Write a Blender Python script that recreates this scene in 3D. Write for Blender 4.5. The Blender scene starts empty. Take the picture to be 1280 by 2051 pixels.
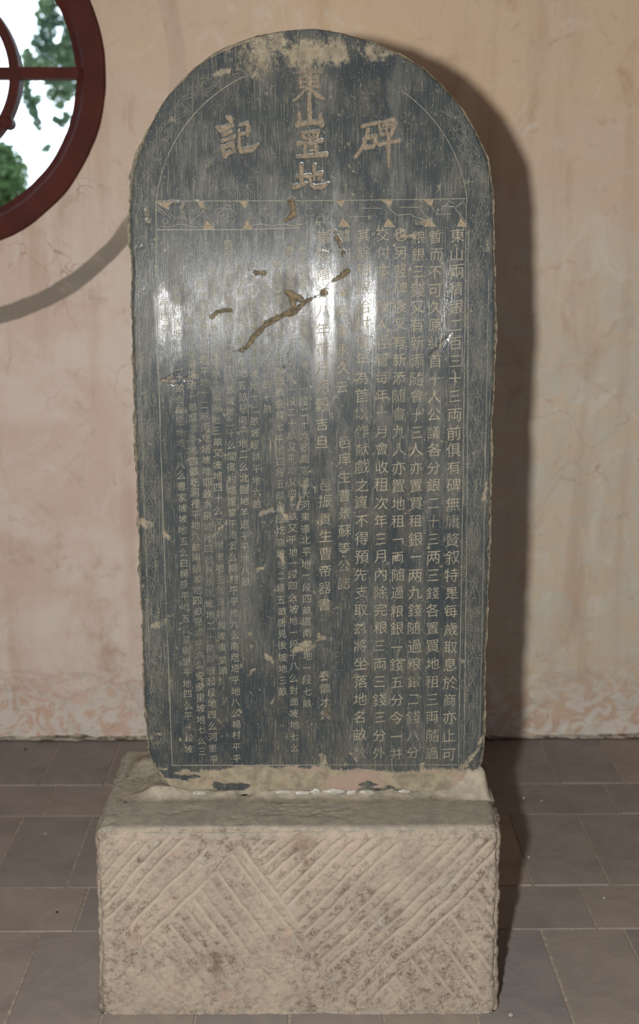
import bpy, math, random
import numpy as np
from mathutils import Vector, Matrix, Euler

# ------------------------------------------------------------------ camera, world, lights, exposure
H = 1.6                      # lens height, metres
FPX = 2600.0                 # focal length in pixels of the 1280 x 2051 frame
PITCH = math.radians(11.03)
YAW = math.radians(0.55)
scene = bpy.context.scene
col = scene.collection

cam_d = bpy.data.cameras.new('camera')
cam = bpy.data.objects.new('camera', cam_d)
col.objects.link(cam)
cam.location = (0, 0, H)
cam.rotation_euler = Euler((math.pi / 2 - PITCH, 0, -YAW), 'XYZ')
cam_d.sensor_fit = 'VERTICAL'
cam_d.sensor_height = 36.0
cam_d.lens = FPX / 2051 * 36.0
cam_d.clip_start = 0.05
cam_d.dof.use_dof = True
cam_d.dof.focus_distance = 2.78
cam_d.dof.aperture_fstop = 3.2
scene.camera = cam

world = bpy.data.worlds.new('world')
scene.world = world
world.use_nodes = True
bg = world.node_tree.nodes['Background']
bg.inputs['Color'].default_value = (0.74, 0.88, 1.0, 1)
bg.inputs['Strength'].default_value = 5.0

fl_d = bpy.data.lights.new('camera_flash', 'AREA')
fl_d.shape = 'DISK'
fl_d.size = 0.075
fl_d.energy = 100
fl_d.color = (1.0, 0.985, 0.96)
fl = bpy.data.objects.new('camera_flash', fl_d)
col.objects.link(fl)
fl.location = (-0.255, 0.0, 1.64)
fl.rotation_euler = (math.radians(90 - 5), 0, math.radians(-4))

scene.view_settings.view_transform = 'Standard'
scene.view_settings.look = 'None'
scene.view_settings.exposure = 0.0
scene.view_settings.gamma = 1.0
scene.view_settings.use_curve_mapping = False

YW = 2.611 * H      # back wall plane
YS = 1.702 * H      # front face of the stele
YP = 1.590 * H      # front face of the pedestal
ZP = 0.4275         # top of the pedestal
Rcam = cam.rotation_euler.to_matrix()


def ray(px, py):
    return Rcam @ Vector(((px - 640) / FPX, -(py - 1025.5) / FPX, -1.0))


def P(px, py, Y):
    """the point of the vertical plane at distance Y that lies behind pixel px, py"""
    d = ray(px, py)
    t = Y / d.y
    return Vector((d.x * t, Y, H + d.z * t))


def F(px, py, z=0.0):
    d = ray(px, py)
    t = (z - H) / d.z
    return Vector((d.x * t, d.y * t, z))


LEAN = Euler((math.radians(-2.4), 0, math.radians(-1.1)), 'XYZ')      # the slab leans back a little
PIV = Vector((0.0, YS + 0.1, ZP))
LINV = LEAN.to_matrix().inverted()


# ------------------------------------------------------------------ numpy value noise
def _h(i, j, k, s):
    n = (i * 374761393 + j * 668265263 + k * 1442695041 + s * 974634777) & 0xffffffff
    n = ((n ^ (n >> 13)) * 1274126177) & 0xffffffff
    n = ((n ^ (n >> 16)) * 2246822519) & 0xffffffff
    return ((n ^ (n >> 15)) & 0xffff) / 65535.0


def vnoise(x, y, z=0.0, s=1):
    x, y, z = np.broadcast_arrays(np.asarray(x, float), np.asarray(y, float), np.asarray(z, float))
    i, j, k = np.floor(x).astype(np.int64), np.floor(y).astype(np.int64), np.floor(z).astype(np.int64)
    fx, fy, fz = x - i, y - j, z - k
    fx, fy, fz = [f * f * (3 - 2 * f) for f in (fx, fy, fz)]
    r = 0
    for a in (0, 1):
        for b in (0, 1):
            for c in (0, 1):
                w = (fx if a else 1 - fx) * (fy if b else 1 - fy) * (fz if c else 1 - fz)
                r = r + w * _h(i + a, j + b, k + c, s)
    return r * 2 - 1


def fbm(x, y, z=0.0, o=4, s=1):
    r, a, t = 0, 1.0, 0
    for q in range(o):
        r = r + a * vnoise(x * 2 ** q, y * 2 ** q, z * 2 ** q if not np.isscalar(z) else z * 2 ** q, s + q)
        t += a
        a *= 0.5
    return r / t


def sstep(a, b, x):
    t = np.clip((x - a) / (b - a), 0, 1)
    return t * t * (3 - 2 * t)


# ------------------------------------------------------------------ object helpers
def tag(o, label=None, cat=None, group=None, kind=None):
    if label: o['label'] = label
    if cat: o['category'] = cat
    if group: o['group'] = group
    if kind: o['kind'] = kind
    return o


def link(name, me, mat=None, parent=None, loc=None):
    o = bpy.data.objects.new(name, me)
    col.objects.link(o)
    if mat is not None and me is not None and not me.materials:
        me.materials.append(mat)
    if parent: o.parent = parent
    if loc is not None: o.location = loc
    return o


def mesh_np(name, V, Fq, smooth=True, attrs=None):
    """mesh from numpy: V (n,3), Fq (m,k) with k = 3 or 4"""
    V = np.ascontiguousarray(V, dtype=np.float32)
    Fq = np.ascontiguousarray(Fq, dtype=np.int32)
    m, k = Fq.shape
    me = bpy.data.meshes.new(name)
    me.vertices.add(len(V)); me.vertices.foreach_set('co', V.ravel())
    me.loops.add(m * k); me.loops.foreach_set('vertex_index', Fq.ravel())
    me.polygons.add(m)
    me.polygons.foreach_set('loop_start', np.arange(m, dtype=np.int32) * k)
    me.polygons.foreach_set('use_smooth', np.full(m, smooth))
    for n, a in (attrs or {}).items():
        at = me.attributes.new(n, 'FLOAT', 'POINT')
        at.data.foreach_set('value', np.ascontiguousarray(a, dtype=np.float32).ravel())
    me.update(calc_edges=True)
    return me


def grid_faces(nr, nc, off=0):
    a = np.arange(nr * nc).reshape(nr, nc) + off
    return np.stack([a[:-1, :-1].ravel(), a[:-1, 1:].ravel(), a[1:, 1:].ravel(), a[1:, :-1].ravel()], 1)


def mesh_py(name, V, Fs, smooth=False):
    me = bpy.data.meshes.new(name)
    me.from_pydata([tuple(v) for v in V], [], Fs)
    if smooth:
        me.polygons.foreach_set('use_smooth', [True] * len(me.polygons))
    me.update()
    return me


def weld(V, Fq, eps=1e-5):
    q = np.round(V / eps).astype(np.int64)
    u, idx, inv = np.unique(q, axis=0, return_index=True, return_inverse=True)
    return idx, np.asarray(inv).ravel()[Fq]


def box_py(x0, x1, y0, y1, z0, z1):
    V = [(x, y, z) for x in (x0, x1) for y in (y0, y1) for z in (z0, z1)]
    return V, [(0, 1, 3, 2), (4, 6, 7, 5), (0, 4, 5, 1), (2, 3, 7, 6), (0, 2, 6, 4), (1, 5, 7, 3)]


# ------------------------------------------------------------------ material helper
def lin(r, g, b):
    f = lambda c: (c / 255 / 12.92) if c / 255 <= 0.04045 else ((c / 255 + 0.055) / 1.055) ** 2.4
    return (f(r), f(g), f(b), 1)


class NT:
    def __init__(s, name):
        s.m = bpy.data.materials.new(name); s.m.use_nodes = True
        s.t = s.m.node_tree; s.n = s.t.nodes
        s.b = s.n['Principled BSDF']
        s.co = s.n.new('ShaderNodeTexCoord').outputs['Object']

    def L(s, a, b): s.t.links.new(a, b)

    def _in(s, sock, v):
        if v is None: return
        if isinstance(v, bpy.types.NodeSocket): s.L(v, sock)
        else: sock.default_value = v

    def map(s, sc=(1, 1, 1), loc=(0, 0, 0), rot=(0, 0, 0), co=None):
        n = s.n.new('ShaderNodeMapping'); s.L(co or s.co, n.inputs['Vector'])
        n.inputs['Scale'].default_value = sc; n.inputs['Location'].default_value = loc; n.inputs['Rotation'].default_value = rot
        return n.outputs[0]

    def noise(s, scale, detail=4, rough=0.55, co=None, dist=0.0, colr=False):
        n = s.n.new('ShaderNodeTexNoise'); s.L(co or s.co, n.inputs['Vector'])
        n.inputs['Scale'].default_value = scale; n.inputs['Detail'].default_value = detail
        n.inputs['Roughness'].default_value = rough; n.inputs['Distortion'].default_value = dist
        return n.outputs['Color' if colr else 'Fac']

    def vor(s, scale, co=None, feat='F1', out='Distance', rnd=1.0):
        n = s.n.new('ShaderNodeTexVoronoi'); n.feature = feat; s.L(co or s.co, n.inputs['Vector'])
        n.inputs['Scale'].default_value = scale; n.inputs['Randomness'].default_value = rnd
        return n.outputs[out]

    def rr(s, v, a, b, c=0.0, d=1.0, smooth=True):
        n = s.n.new('ShaderNodeMapRange'); n.clamp = True
        if smooth: n.interpolation_type = 'SMOOTHSTEP'
        s._in(n.inputs[0], v)
        for i, q in enumerate((a, b, c, d)): n.inputs[i + 1].default_value = q
        return n.outputs[0]

    def mix(s, f, a, b, mode='MIX'):
        n = s.n.new('ShaderNodeMix'); n.data_type = 'RGBA'; n.blend_type = mode
        s._in(n.inputs[0], f); s._in(n.inputs[6], a); s._in(n.inputs[7], b)
        return n.outputs[2]

    def math(s, op, a, b=None, c=None):
        n = s.n.new('ShaderNodeMath'); n.operation = op
        s._in(n.inputs[0], a); s._in(n.inputs[1], b)
        if c is not None: s._in(n.inputs[2], c)
        return n.outputs[0]

    def attr(s, name):
        n = s.n.new('ShaderNodeAttribute'); n.attribute_name = name
        return n.outputs['Fac']

    def bump(s, h, strength=0.5, dist=0.002, normal=None):
        n = s.n.new('ShaderNodeBump'); s.L(h, n.inputs['Height'])
        n.inputs['Strength'].default_value = strength; n.inputs['Distance'].default_value = dist
        if normal: s.L(normal, n.inputs['Normal'])
        return n.outputs[0]

    def sep(s, co=None):
        n = s.n.new('ShaderNodeSeparateXYZ'); s.L(co or s.co, n.inputs[0]); return n.outputs

    def out(s, color=None, rough=None, normal=None, spec=None):
        s._in(s.b.inputs['Base Color'], color); s._in(s.b.inputs['Roughness'], rough)
        if normal: s.L(normal, s.b.inputs['Normal'])
        if spec is not None: s._in(s.b.inputs['Specular IOR Level'], spec)
        return s.m


# window centre on the back wall
WC = P(-141, 145, YW)
WR = (P(213, 145, YW) - WC).length          # outer radius of the painted frame
WI = (P(150, 145, YW) - WC).length          # clear opening
RING0, RING1 = WR * 478 / 354, WR * 515 / 354

# ------------------------------------------------------------------ materials
def mat_wall():
    s = NT('lime_plaster')
    x, y, z = s.sep()[:3]
    n1 = s.noise(1.1, 5, 0.6); n2 = s.noise(3.2, 6, 0.65, dist=0.6); n3 = s.noise(9, 6, 0.7, dist=1.0)
    warm = s.mix(s.rr(n1, 0.35, 0.66), lin(202, 180, 160), lin(205, 180, 151))
    grey = s.mix(s.rr(n3, 0.35, 0.65), lin(194, 187, 172), lin(200, 183, 160))
    pink = s.mix(s.rr(n2, 0.4, 0.62), lin(212, 197, 184), lin(204, 182, 168))
    gz = s.rr(s.math('ADD', z, s.math('MULTIPLY', n1, 0.9)), 2.75, 1.75)
    right = s.rr(s.math('ADD', x, s.math('MULTIPLY', n2, 0.5)), 0.35, 0.75)
    c = s.mix(gz, warm, pink)
    c = s.mix(s.math('MULTIPLY', gz, right), c, grey)
    # blotches and drips
    dr = s.noise(1.0, 5, 0.6, co=s.map((9, 1, 0.8)))
    c = s.mix(s.math('MULTIPLY', s.rr(dr, 0.5, 0.7), 0.30), c, lin(160, 126, 98))
    c = s.mix(s.math('MULTIPLY', s.rr(s.noise(3.3, 8, 0.72, co=s.map((1.4, 1, 0.9), loc=(2, 0, 5)), dist=1.0), 0.52, 0.7), 0.5), c, lin(165, 134, 108))
    bl = s.noise(5.5, 7, 0.72, dist=1.5)
    c = s.mix(s.math('MULTIPLY', s.rr(bl, 0.54, 0.68), 0.45), c, lin(212, 204, 192))
    c = s.mix(s.math('MULTIPLY', s.rr(s.noise(13, 7, 0.75, dist=0.8), 0.57, 0.7), 0.45), c, lin(165, 134, 112))
    # flaking near the foot of the wall
    foot = s.rr(z, 0.42, 0.02)
    fl_ = s.rr(s.math('ADD', s.noise(7, 8, 0.7, co=s.map((0.7, 1, 1.6)), dist=1.4), s.math('MULTIPLY', foot, 0.22)), 0.6, 0.66)
    c = s.mix(s.math('MULTIPLY', s.math('MULTIPLY', fl_, foot), 0.6), c, s.mix(s.rr(n3, 0.4, 0.6), lin(186, 146, 122), lin(192, 160, 140)))
    fw = s.rr(s.math('ADD', s.noise(10, 8, 0.7, dist=2.0), s.math('MULTIPLY', foot, 0.15)), 0.6, 0.64)
    c = s.mix(s.math('MULTIPLY', s.math('MULTIPLY', fw, foot), 0.7), c, lin(208, 204, 196))
    # hairline cracks
    ck = s.vor(5.0, feat='DISTANCE_TO_EDGE', co=s.map((1, 1, 1), co=s.mix(0.12, s.co, s.noise(6, 3, colr=True))))
    cm = s.math('MULTIPLY', s.rr(ck, 0.006, 0.0), s.rr(s.noise(2.3, 3), 0.5, 0.62))
    c = s.mix(s.math('MULTIPLY', cm, 0.55), c, lin(150, 112, 84))
    # painted grey band round the window
    d = s.math('SQRT', s.math('ADD', s.math('POWER', s.math('SUBTRACT', x, WC.x), 2.0), s.math('POWER', s.math('SUBTRACT', z, WC.z), 2.0)))
    d = s.math('ADD', d, s.math('MULTIPLY', s.math('SUBTRACT', s.noise(14, 3), 0.5), 0.012))
    band = s.math('MULTIPLY', s.rr(d, RING0 - 0.003, RING0 + 0.006), s.rr(d, RING1 + 0.003, RING1 - 0.006))
    fade = s.rr(s.math('ADD', z, s.math('MULTIPLY', n2, 0.15)), 1.95, 1.68, 0.16, 1.0)
    band = s.math('MULTIPLY', s.math('MULTIPLY', band, fade), s.rr(n3, 0.2, 0.5, 0.75, 0.95))
    c = s.mix(band, c, lin(128, 118, 106))
    hgt = s.math('ADD', s.math('MULTIPLY', s.noise(5, 8, 0.7), 1.0), s.math('MULTIPLY', s.noise(60, 4), 0.08))
    hgt = s.math('SUBTRACT', hgt, s.math('MULTIPLY', cm, 0.05))
    hgt = s.math('SUBTRACT', hgt, s.math('MULTIPLY', s.math('MULTIPLY', fl_, foot), 0.15))
    return s.out(c, 0.85, s.bump(hgt, 0.5, 0.02), 0.25)


def mat_plain_plaster(name, c):
    s = NT(name)
    cc = s.mix(s.rr(s.noise(2, 5), 0.3, 0.7), c, tuple(q * 0.8 for q in c[:3]) + (1,))
    return s.out(cc, 0.9, s.bump(s.noise(12, 5), 0.3, 0.01), 0.2)


def mat_brick(i):
    s = NT('grey_floor_brick')
    base = [(150, 139, 130), (144, 135, 128), (155, 143, 132), (140, 133, 128)][i]
    n = s.noise(6, 6, 0.65, dist=0.5)
    oi = s.n.new('ShaderNodeObjectInfo').outputs['Random']
    c = s.mix(s.rr(n, 0.3, 0.7), lin(*base), lin(*[q * 0.87 for q in base]))
    c = s.mix(s.math('MULTIPLY', oi, 0.35), c, lin(134, 130, 128))
    c = s.mix(s.math('MULTIPLY', s.rr(s.noise(2.2, 5, 0.6, dist=1.2), 0.5, 0.68), 0.35), c, lin(166, 150, 136))
    sp = s.rr(s.vor(55), 0.085, 0.05)
    sp = s.math('MULTIPLY', sp, s.rr(s.noise(9, 2), 0.62, 0.68))
    c = s.mix(s.math('MULTIPLY', sp, 0.7), c, lin(200, 196, 188))
    h = s.math('ADD', s.noise(16, 7, 0.65), s.math('MULTIPLY', s.noise(160, 3), 0.12))
    return s.out(c, s.rr(n, 0.3, 0.7, 0.55, 0.75), s.bump(h, 0.45, 0.006), 0.35)


def mat_joint():
    s = NT('floor_joint_dust')
    c = s.mix(s.rr(s.noise(60, 6, 0.7), 0.4, 0.65), lin(146, 136, 125), lin(176, 165, 152))
    return s.out(c, 0.95, s.bump(s.noise(200, 5), 0.5, 0.003), 0.2)


def stele_nodes(s, with_attr=True):
    """dark polished slate with upright scratches, dust and rubbed patches: colour, roughness, height"""
    vs = s.noise(1.0, 3, 0.6, co=s.map((520, 40, 11)))
    vs2 = s.noise(1.0, 3, 0.7, co=s.map((900, 40, 34), loc=(3, 0, 7)))
    blot = s.noise(3.4, 6, 0.62, co=s.map((1.5, 1, 0.8)))
    blot2 = s.noise(14, 6, 0.7, co=s.map((1.6, 1, 0.9)))
    fine = s.noise(330, 3, 0.7)
    c = s.mix(s.rr(blot, 0.35, 0.65), lin(53, 58, 60), lin(65, 69, 68))
    c = s.mix(s.math('MULTIPLY', s.rr(blot2, 0.46, 0.62), 0.6), c, lin(80, 77, 69))
    # rubbed grey film drawn down the face
    film = s.math('MULTIPLY', s.rr(s.noise(1.0, 6, 0.68, co=s.map((13, 10, 3.4), loc=(5, 0, 2))), 0.5, 0.66), 0.42)
    c = s.mix(film, c, lin(98, 96, 88))
    scr = s.math('MULTIPLY', s.rr(s.math('ADD', s.math('MULTIPLY', vs, 0.55), s.math('MULTIPLY', vs2, 0.45)), 0.52, 0.62), 0.7)
    scr = s.math('MULTIPLY', scr, s.rr(blot, 0.32, 0.6, 0.25, 1.0))
    c = s.mix(scr, c, lin(134, 127, 112))
    spk = s.math('MULTIPLY', s.rr(s.vor(190), 0.24, 0.12), s.rr(s.noise(40, 5, 0.7), 0.46, 0.58))
    c = s.mix(s.math('MULTIPLY', spk, 0.65), c, lin(156, 146, 126))
    rough = s.rr(blot2, 0.4, 0.66, 0.17, 0.30)
    rough = s.math('ADD', rough, s.math('MULTIPLY', film, 0.35))
    h = s.math('ADD', s.math('MULTIPLY', vs, 0.55), s.math('MULTIPLY', vs2, 0.45))
    h = s.math('ADD', h, s.math('MULTIPLY', fine, 0.15))
    flk = s.rr(s.noise(75, 5, 0.72, co=s.map((1, 1, 0.8), loc=(9, 0, 4))), 0.60, 0.67)
    c = s.mix(s.math('MULTIPLY', s.math('MULTIPLY', flk, 0.75), s.rr(s.noise(5, 5, 0.7, co=s.map(loc=(2, 0, 8))), 0.42, 0.6, 0.15, 1.0)), c, lin(138, 129, 109))
    # rubbed, glossier columns, placed to bring out streaks of reflected sky
    x, y, z = s.sep()[:3]
    pol = None
    for px, y0, y1, w in [(650, 270, 800, 22), (625, 270, 400, 24), (328, 560, 740, 16), (352, 590, 850, 12), (897, 470, 760, 14), (742, 500, 800, 12)]:
        c0 = S(px, (y0 + y1) / 2) - SO[[0, 2]]; hh = abs(S(px, y0)[1] - S(px, y1)[1]) / 2
        ax = s.math('ABSOLUTE', s.math('SUBTRACT', s.math('ADD', x, s.math('MULTIPLY', s.math('SUBTRACT', blot, 0.5), 0.03)), float(c0[0])))
        az = s.math('ABSOLUTE', s.math('SUBTRACT', s.math('ADD', z, s.math('MULTIPLY', s.math('SUBTRACT', blot2, 0.5), 0.12)), float(c0[1])))
        m = s.math('MULTIPLY', s.rr(ax, w * PXM * 1.7, w * PXM * 0.3), s.rr(az, hh * 1.15, hh * 0.45))
        pol = m if pol is None else s.math('MAXIMUM', pol, m)
    pol = s.math('MULTIPLY', pol, s.rr(s.noise(1.0, 4, 0.6, co=s.map((60, 60, 12))), 0.35, 0.55, 0.35, 1.0))
    rough = s.math('MULTIPLY', rough, s.rr(pol, 0, 1, 1.0, 0.62))
    return c, rough, h, pol, blot2, blot


def mat_stele():
    s = NT('inscribed_slate')
    c, rough, h, pol, blot2, blot = stele_nodes(s)
    du, sc, pk = s.attr('dust'), s.attr('scar'), s.attr('pink')
    grain = s.noise(90, 6, 0.75)
    strk = s.noise(1.0, 4, 0.7, co=s.map((400, 100, 90)))
    gg = s.math('ADD', s.math('MULTIPLY', grain, 0.6), s.math('MULTIPLY', strk, 0.4))
    dm = s.rr(s.math('ADD', du, s.math('MULTIPLY', s.math('SUBTRACT', gg, 0.5), 2.2)), 0.36, 0.72)
    dust = s.mix(s.rr(s.noise(40, 5, 0.7), 0.35, 0.65), lin(150, 139, 117), lin(120, 111, 95))
    dust = s.mix(pk, dust, lin(150, 129, 114))
    c = s.mix(s.math('MULTIPLY', dm, 0.9), c, dust)
    br = s.mix(s.rr(grain, 0.35, 0.65), lin(74, 66, 53), lin(122, 108, 86))
    c = s.mix(sc, c, br)
    any_ = s.math('MAXIMUM', dm, sc)
    rough = s.math('ADD', rough, s.math('MULTIPLY', any_, 0.5))
    h2 = s.math('ADD', h, s.math('MULTIPLY', s.math('MULTIPLY', any_, grain), 3.0))
    nb = s.bump(h, 1.0, 0.00026)
    nb = s.bump(s.math('MULTIPLY', any_, grain), 0.4, 0.0012, nb)
    return s.out(c, rough, nb, s.math('MULTIPLY', s.rr(any_, 0, 1, 1.0, 0.3), s.rr(pol, 0, 1, 0.085, 0.26)))


def mat_letters(name, a, b, worn=0.5):
    s = NT(name)
    g = s.noise(150, 5, 0.75)
    w = s.noise(7, 5, 0.65)
    c = s.mix(s.rr(g, 0.35, 0.65), lin(*a), lin(*b))
    wm = s.rr(s.math('ADD', s.math('MULTIPLY', w, 0.6), s.math('MULTIPLY', s.noise(240, 4, 0.8), 0.4)), 0.5, 0.62)
    c = s.mix(s.math('MULTIPLY', wm, worn), c, lin(62, 65, 64))
    return s.out(c, 0.8, s.bump(g, 0.6, 0.0015), 0.25)


def mat_sandstone():
    s = NT('chiselled_sandstone')
    g = s.attr('groove')
    n1 = s.noise(9, 7, 0.7, dist=0.6); n2 = s.noise(60, 6, 0.75); n3 = s.noise(260, 4, 0.8)
    x, y, z = s.sep()[:3]
    c = s.mix(s.rr(n1, 0.33, 0.66), lin(167, 153, 136), lin(151, 139, 125))
    pit = s.rr(s.math('ADD', s.math('MULTIPLY', n2, 0.6), s.math('MULTIPLY', n3, 0.4)), 0.46, 0.62)
    land = s.rr(g, 0.45, 0.1)
    c = s.mix(s.math('MULTIPLY', s.math('MULTIPLY', pit, land), s.rr(s.noise(4.5, 4, 0.6), 0.35, 0.6, 0.3, 1.0)), c, lin(100, 88, 76))
    c = s.mix(s.math('MULTIPLY', s.rr(g, 0.4, 0.9), 0.5), c, lin(172, 160, 141))
    c = s.mix(s.math('MULTIPLY', s.rr(s.noise(11, 6, 0.7, co=s.map((1, 1, 1), loc=(4, 2, 9))), 0.58, 0.68), 0.55), c, lin(166, 140, 122))
    c = s.mix(s.math('MULTIPLY', s.rr(s.noise(12, 6, 0.7, co=s.map((1, 1, 1), loc=(1, 7, 3))), 0.61, 0.7), 0.5), c, lin(168, 166, 154))
    st = s.attr('stain')
    c = s.mix(st, c, lin(108, 88, 70))
    geo = s.n.new('ShaderNodeNewGeometry').outputs['Normal']
    nz = s.sep(geo)[2]
    top = s.rr(s.math('ADD', nz, s.math('MULTIPLY', s.math('SUBTRACT', n2, 0.5), 0.4)), 0.5, 0.85)
    tc = s.mix(s.rr(s.noise(30, 6, 0.7), 0.35, 0.65), lin(164, 157, 142), lin(143, 138, 126))
    c = s.mix(s.math('MULTIPLY', top, 0.85), c, tc)
    h = s.math('ADD', s.math('MULTIPLY', n2, 1.0), s.math('MULTIPLY', n3, 0.6))
    return s.out(c, 0.9, s.bump(h, 0.55, 0.004), 0.2)


def mat_mortar(name, a, b):
    s = NT(name)
    c = s.mix(s.rr(s.noise(35, 6, 0.7), 0.35, 0.65), lin(*a), lin(*b))
    return s.out(c, 0.85, s.bump(s.noise(120, 6, 0.75), 0.6, 0.004), 0.3)


def mat_redpaint():
    s = NT('oxblood_paint')
    n = s.noise(7, 5)
    c = s.mix(s.rr(n, 0.35, 0.65), lin(84, 40, 33), lin(72, 36, 30))
    c = s.mix(s.math('MULTIPLY', s.rr(s.noise(40, 5, 0.7), 0.68, 0.74), 0.4), c, lin(110, 72, 62))
    return s.out(c, 0.7, s.bump(s.noise(30, 5), 0.25, 0.004), 0.15)


def mat_leaf(a, b):
    s = NT('foliage')
    oi = s.noise(3.0, 3)
    c = s.mix(s.rr(oi, 0.4, 0.6), lin(*a), lin(*b))
    s.b.inputs['Transmission Weight'].default_value = 0.0
    s.b.inputs['Subsurface Weight'].default_value = 0.0
    m = s.out(c, 0.6, None, 0.3)
    tr = s.n.new('ShaderNodeBsdfTranslucent'); s.L(c, tr.inputs[0])
    mx = s.n.new('ShaderNodeMixShader'); mx.inputs[0].default_value = 0.45
    s.L(s.b.outputs[0], mx.inputs[1]); s.L(tr.outputs[0], mx.inputs[2])
    s.L(mx.outputs[0], s.n['Material Output'].inputs[0])
    return m


M_wall = mat_wall()
M_side = mat_plain_plaster('room_plaster', lin(190, 165, 145))
M_ceil = mat_plain_plaster('ceiling_wood', lin(120, 90, 70))
M_bricks = [mat_brick(i) for i in range(4)]
M_joint = mat_joint()
M_let = mat_letters('dust_filled_letters', (152, 143, 122), (126, 119, 102), 0.68)
M_let_s = mat_letters('dust_filled_small_letters', (148, 141, 121), (124, 118, 104), 0.8)
M_title = mat_letters('dust_filled_title', (138, 123, 104), (100, 91, 78), 0.5)
M_line = mat_letters('incised_line_dust', (146, 140, 122), (120, 116, 104), 0.7)
M_stone = mat_sandstone()
M_mortar = mat_mortar('grey_mortar', (160, 150, 132), (136, 128, 114))
M_white = mat_mortar('white_lime', (196, 192, 182), (150, 145, 134))
M_red = mat_redpaint()
M_dark = mat_mortar('dark_dirt', (40, 36, 32), (26, 24, 22))
M_bark = mat_mortar('bark', (96, 78, 62), (70, 58, 48))
M_leaf1 = mat_leaf((72, 94, 74), (92, 110, 80))
M_leaf2 = mat_leaf((66, 88, 52), (84, 104, 62))
M_ground = mat_mortar('yard_ground', (150, 140, 120), (120, 112, 98))

# ------------------------------------------------------------------ the room
XR, YF, ZC = 4.0, -3.0, 3.4
# back wall: a slab with a round opening
def wall_with_hole():
    N = 128
    x0, x1, z0, z1 = -XR, XR, -0.05, ZC
    V, Fs = [], []
    for yy in (YW, YW + 0.32):
        for k in range(N):
            a = 2 * math.pi * k / N
            V.append((WC.x + (WI + 0.03) * math.cos(a), yy, WC.z + (WI + 0.03) * math.sin(a)))
        for k in range(N):
            a = 2 * math.pi * k / N
            dx, dz = math.cos(a), math.sin(a)
            t = min(((x1 - WC.x) if dx > 0 else (x0 - WC.x)) / dx if abs(dx) > 1e-9 else 1e9,
                    ((z1 - WC.z) if dz > 0 else (z0 - WC.z)) / dz if abs(dz) > 1e-9 else 1e9)
            V.append((WC.x + dx * t, yy, WC.z + dz * t))
    # corners
    cor = [(x1, z1), (x0, z1), (x0, z0), (x1, z0)]
    for yy in (YW, YW + 0.32):
        for c in cor: V.append((c[0], yy, c[1]))
    for s_, base in ((0, 0), (1, 2 * N)):
        for k in range(N):
            q = (k + 1) % N
            a, b, c, d = base + k, base + q, base + N + q, base + N + k
            Fs.append((a, d, c, b) if s_ else (a, b, c, d))
            pa, pb = V[d], V[c]
            if abs(pa[0] - pb[0]) > 1e-6 and abs(pa[2] - pb[2]) > 1e-6:
                for ci, cc in enumerate(cor):
                    if (abs(pa[0] - cc[0]) < 1e-6 or abs(pb[0] - cc[0]) < 1e-6) and (abs(pa[2] - cc[1]) < 1e-6 or abs(pb[2] - cc[1]) < 1e-6):
                        e = 4 * N + s_ * 4 + ci
                        Fs.append((d, e, c) if s_ else (c, e, d))
    for k in range(N):
        q = (k + 1) % N
        Fs.append((k, 2 * N + k, 2 * N + q, q))
    return mesh_py('wall_back', V, Fs)


tag(link('wall_back', wall_with_hole(), M_wall), 'tan and pink weathered plaster wall with a round window and a painted grey band', kind='structure')


def boxes(name, bs, mat, label):
    V, Fs = [], []
    for b in bs:
        v, f = box_py(*b)
        o = len(V); V += v; Fs += [tuple(i + o for i in q) for q in f]
    return tag(link(name, mesh_py(name, V, Fs), mat), label, kind='structure')


boxes('wall_left', [(-XR - 0.2, -XR, YF - 0.2, YW + 0.32, -0.05, ZC)], M_side, 'plain plaster side wall left of the hall')
boxes('wall_right', [(XR, XR + 0.2, YF - 0.2, YW + 0.32, -0.05, ZC)], M_side, 'plain plaster side wall right of the hall')
boxes('ceiling', [(-XR, XR, YF, YW, ZC, ZC + 0.1)], M_ceil, 'dark boarded ceiling')
# entrance wall behind the viewer: unseen, side doors added for fill daylight, slots cut to suit reflections
MR = Vector((0, 0, H)) ; nrm = LEAN.to_matrix() @ Vector((0, -1, 0))


def mirror_hit(px, py):
    """where a look at that spot of the polished face is thrown back to, on the entrance wall"""
    p = P(px, py, YS + 0.01); d = ray(px, py).normalized(); r = d - 2 * d.dot(nrm) * nrm
    t = (YF - p.y) / r.y
    return p.x + r.x * t, p.z + r.z * t


op = [(-3.3, -2.3, 0.0, 2.5)]
for a, b, y0, y1 in [(312, 362, 560, 760), (622, 672, 270, 800), (885, 925, 480, 730)]:
    xa, xb = mirror_hit(a, 600)[0], mirror_hit(b, 600)[0]
    op.append((min(xa, xb), max(xa, xb), mirror_hit(a, y1)[1], min(mirror_hit(a, y0)[1], 2.9)))
op.append((2.4, 3.2, 0.0, 2.5))
print('openings', op)
fw, xp = [], -XR
for (a, b, z0, z1) in op:
    fw.append((xp, a, YF - 0.2, YF, -0.05, ZC))
    if z0 > 0: fw.append((a, b, YF - 0.2, YF, -0.05, z0))
    fw.append((a, b, YF - 0.2, YF, z1, ZC))
    xp = b
fw.append((xp, XR, YF - 0.2, YF, -0.05, ZC))
boxes('wall_front', fw, M_side, 'unseen entrance wall behind the viewer with doorways and slots shaped for the light')
for i, (a, b, z0, z1) in enumerate(op):       # portals only steer the sampling of the daylight
    d = bpy.data.lights.new('doorway_portal', 'AREA'); d.shape = 'RECTANGLE'
    d.size, d.size_y = b - a, z1 - z0
    d.cycles.is_portal = True
    o = bpy.data.objects.new('doorway_portal', d); col.objects.link(o)
    o.location = ((a + b) / 2, YF - 0.1, (z0 + z1) / 2)
    o.rotation_euler = (math.radians(90), 0, 0)
d = bpy.data.lights.new('window_portal', 'AREA'); d.shape = 'SQUARE'; d.size = WI * 2
d.cycles.is_portal = True
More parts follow.
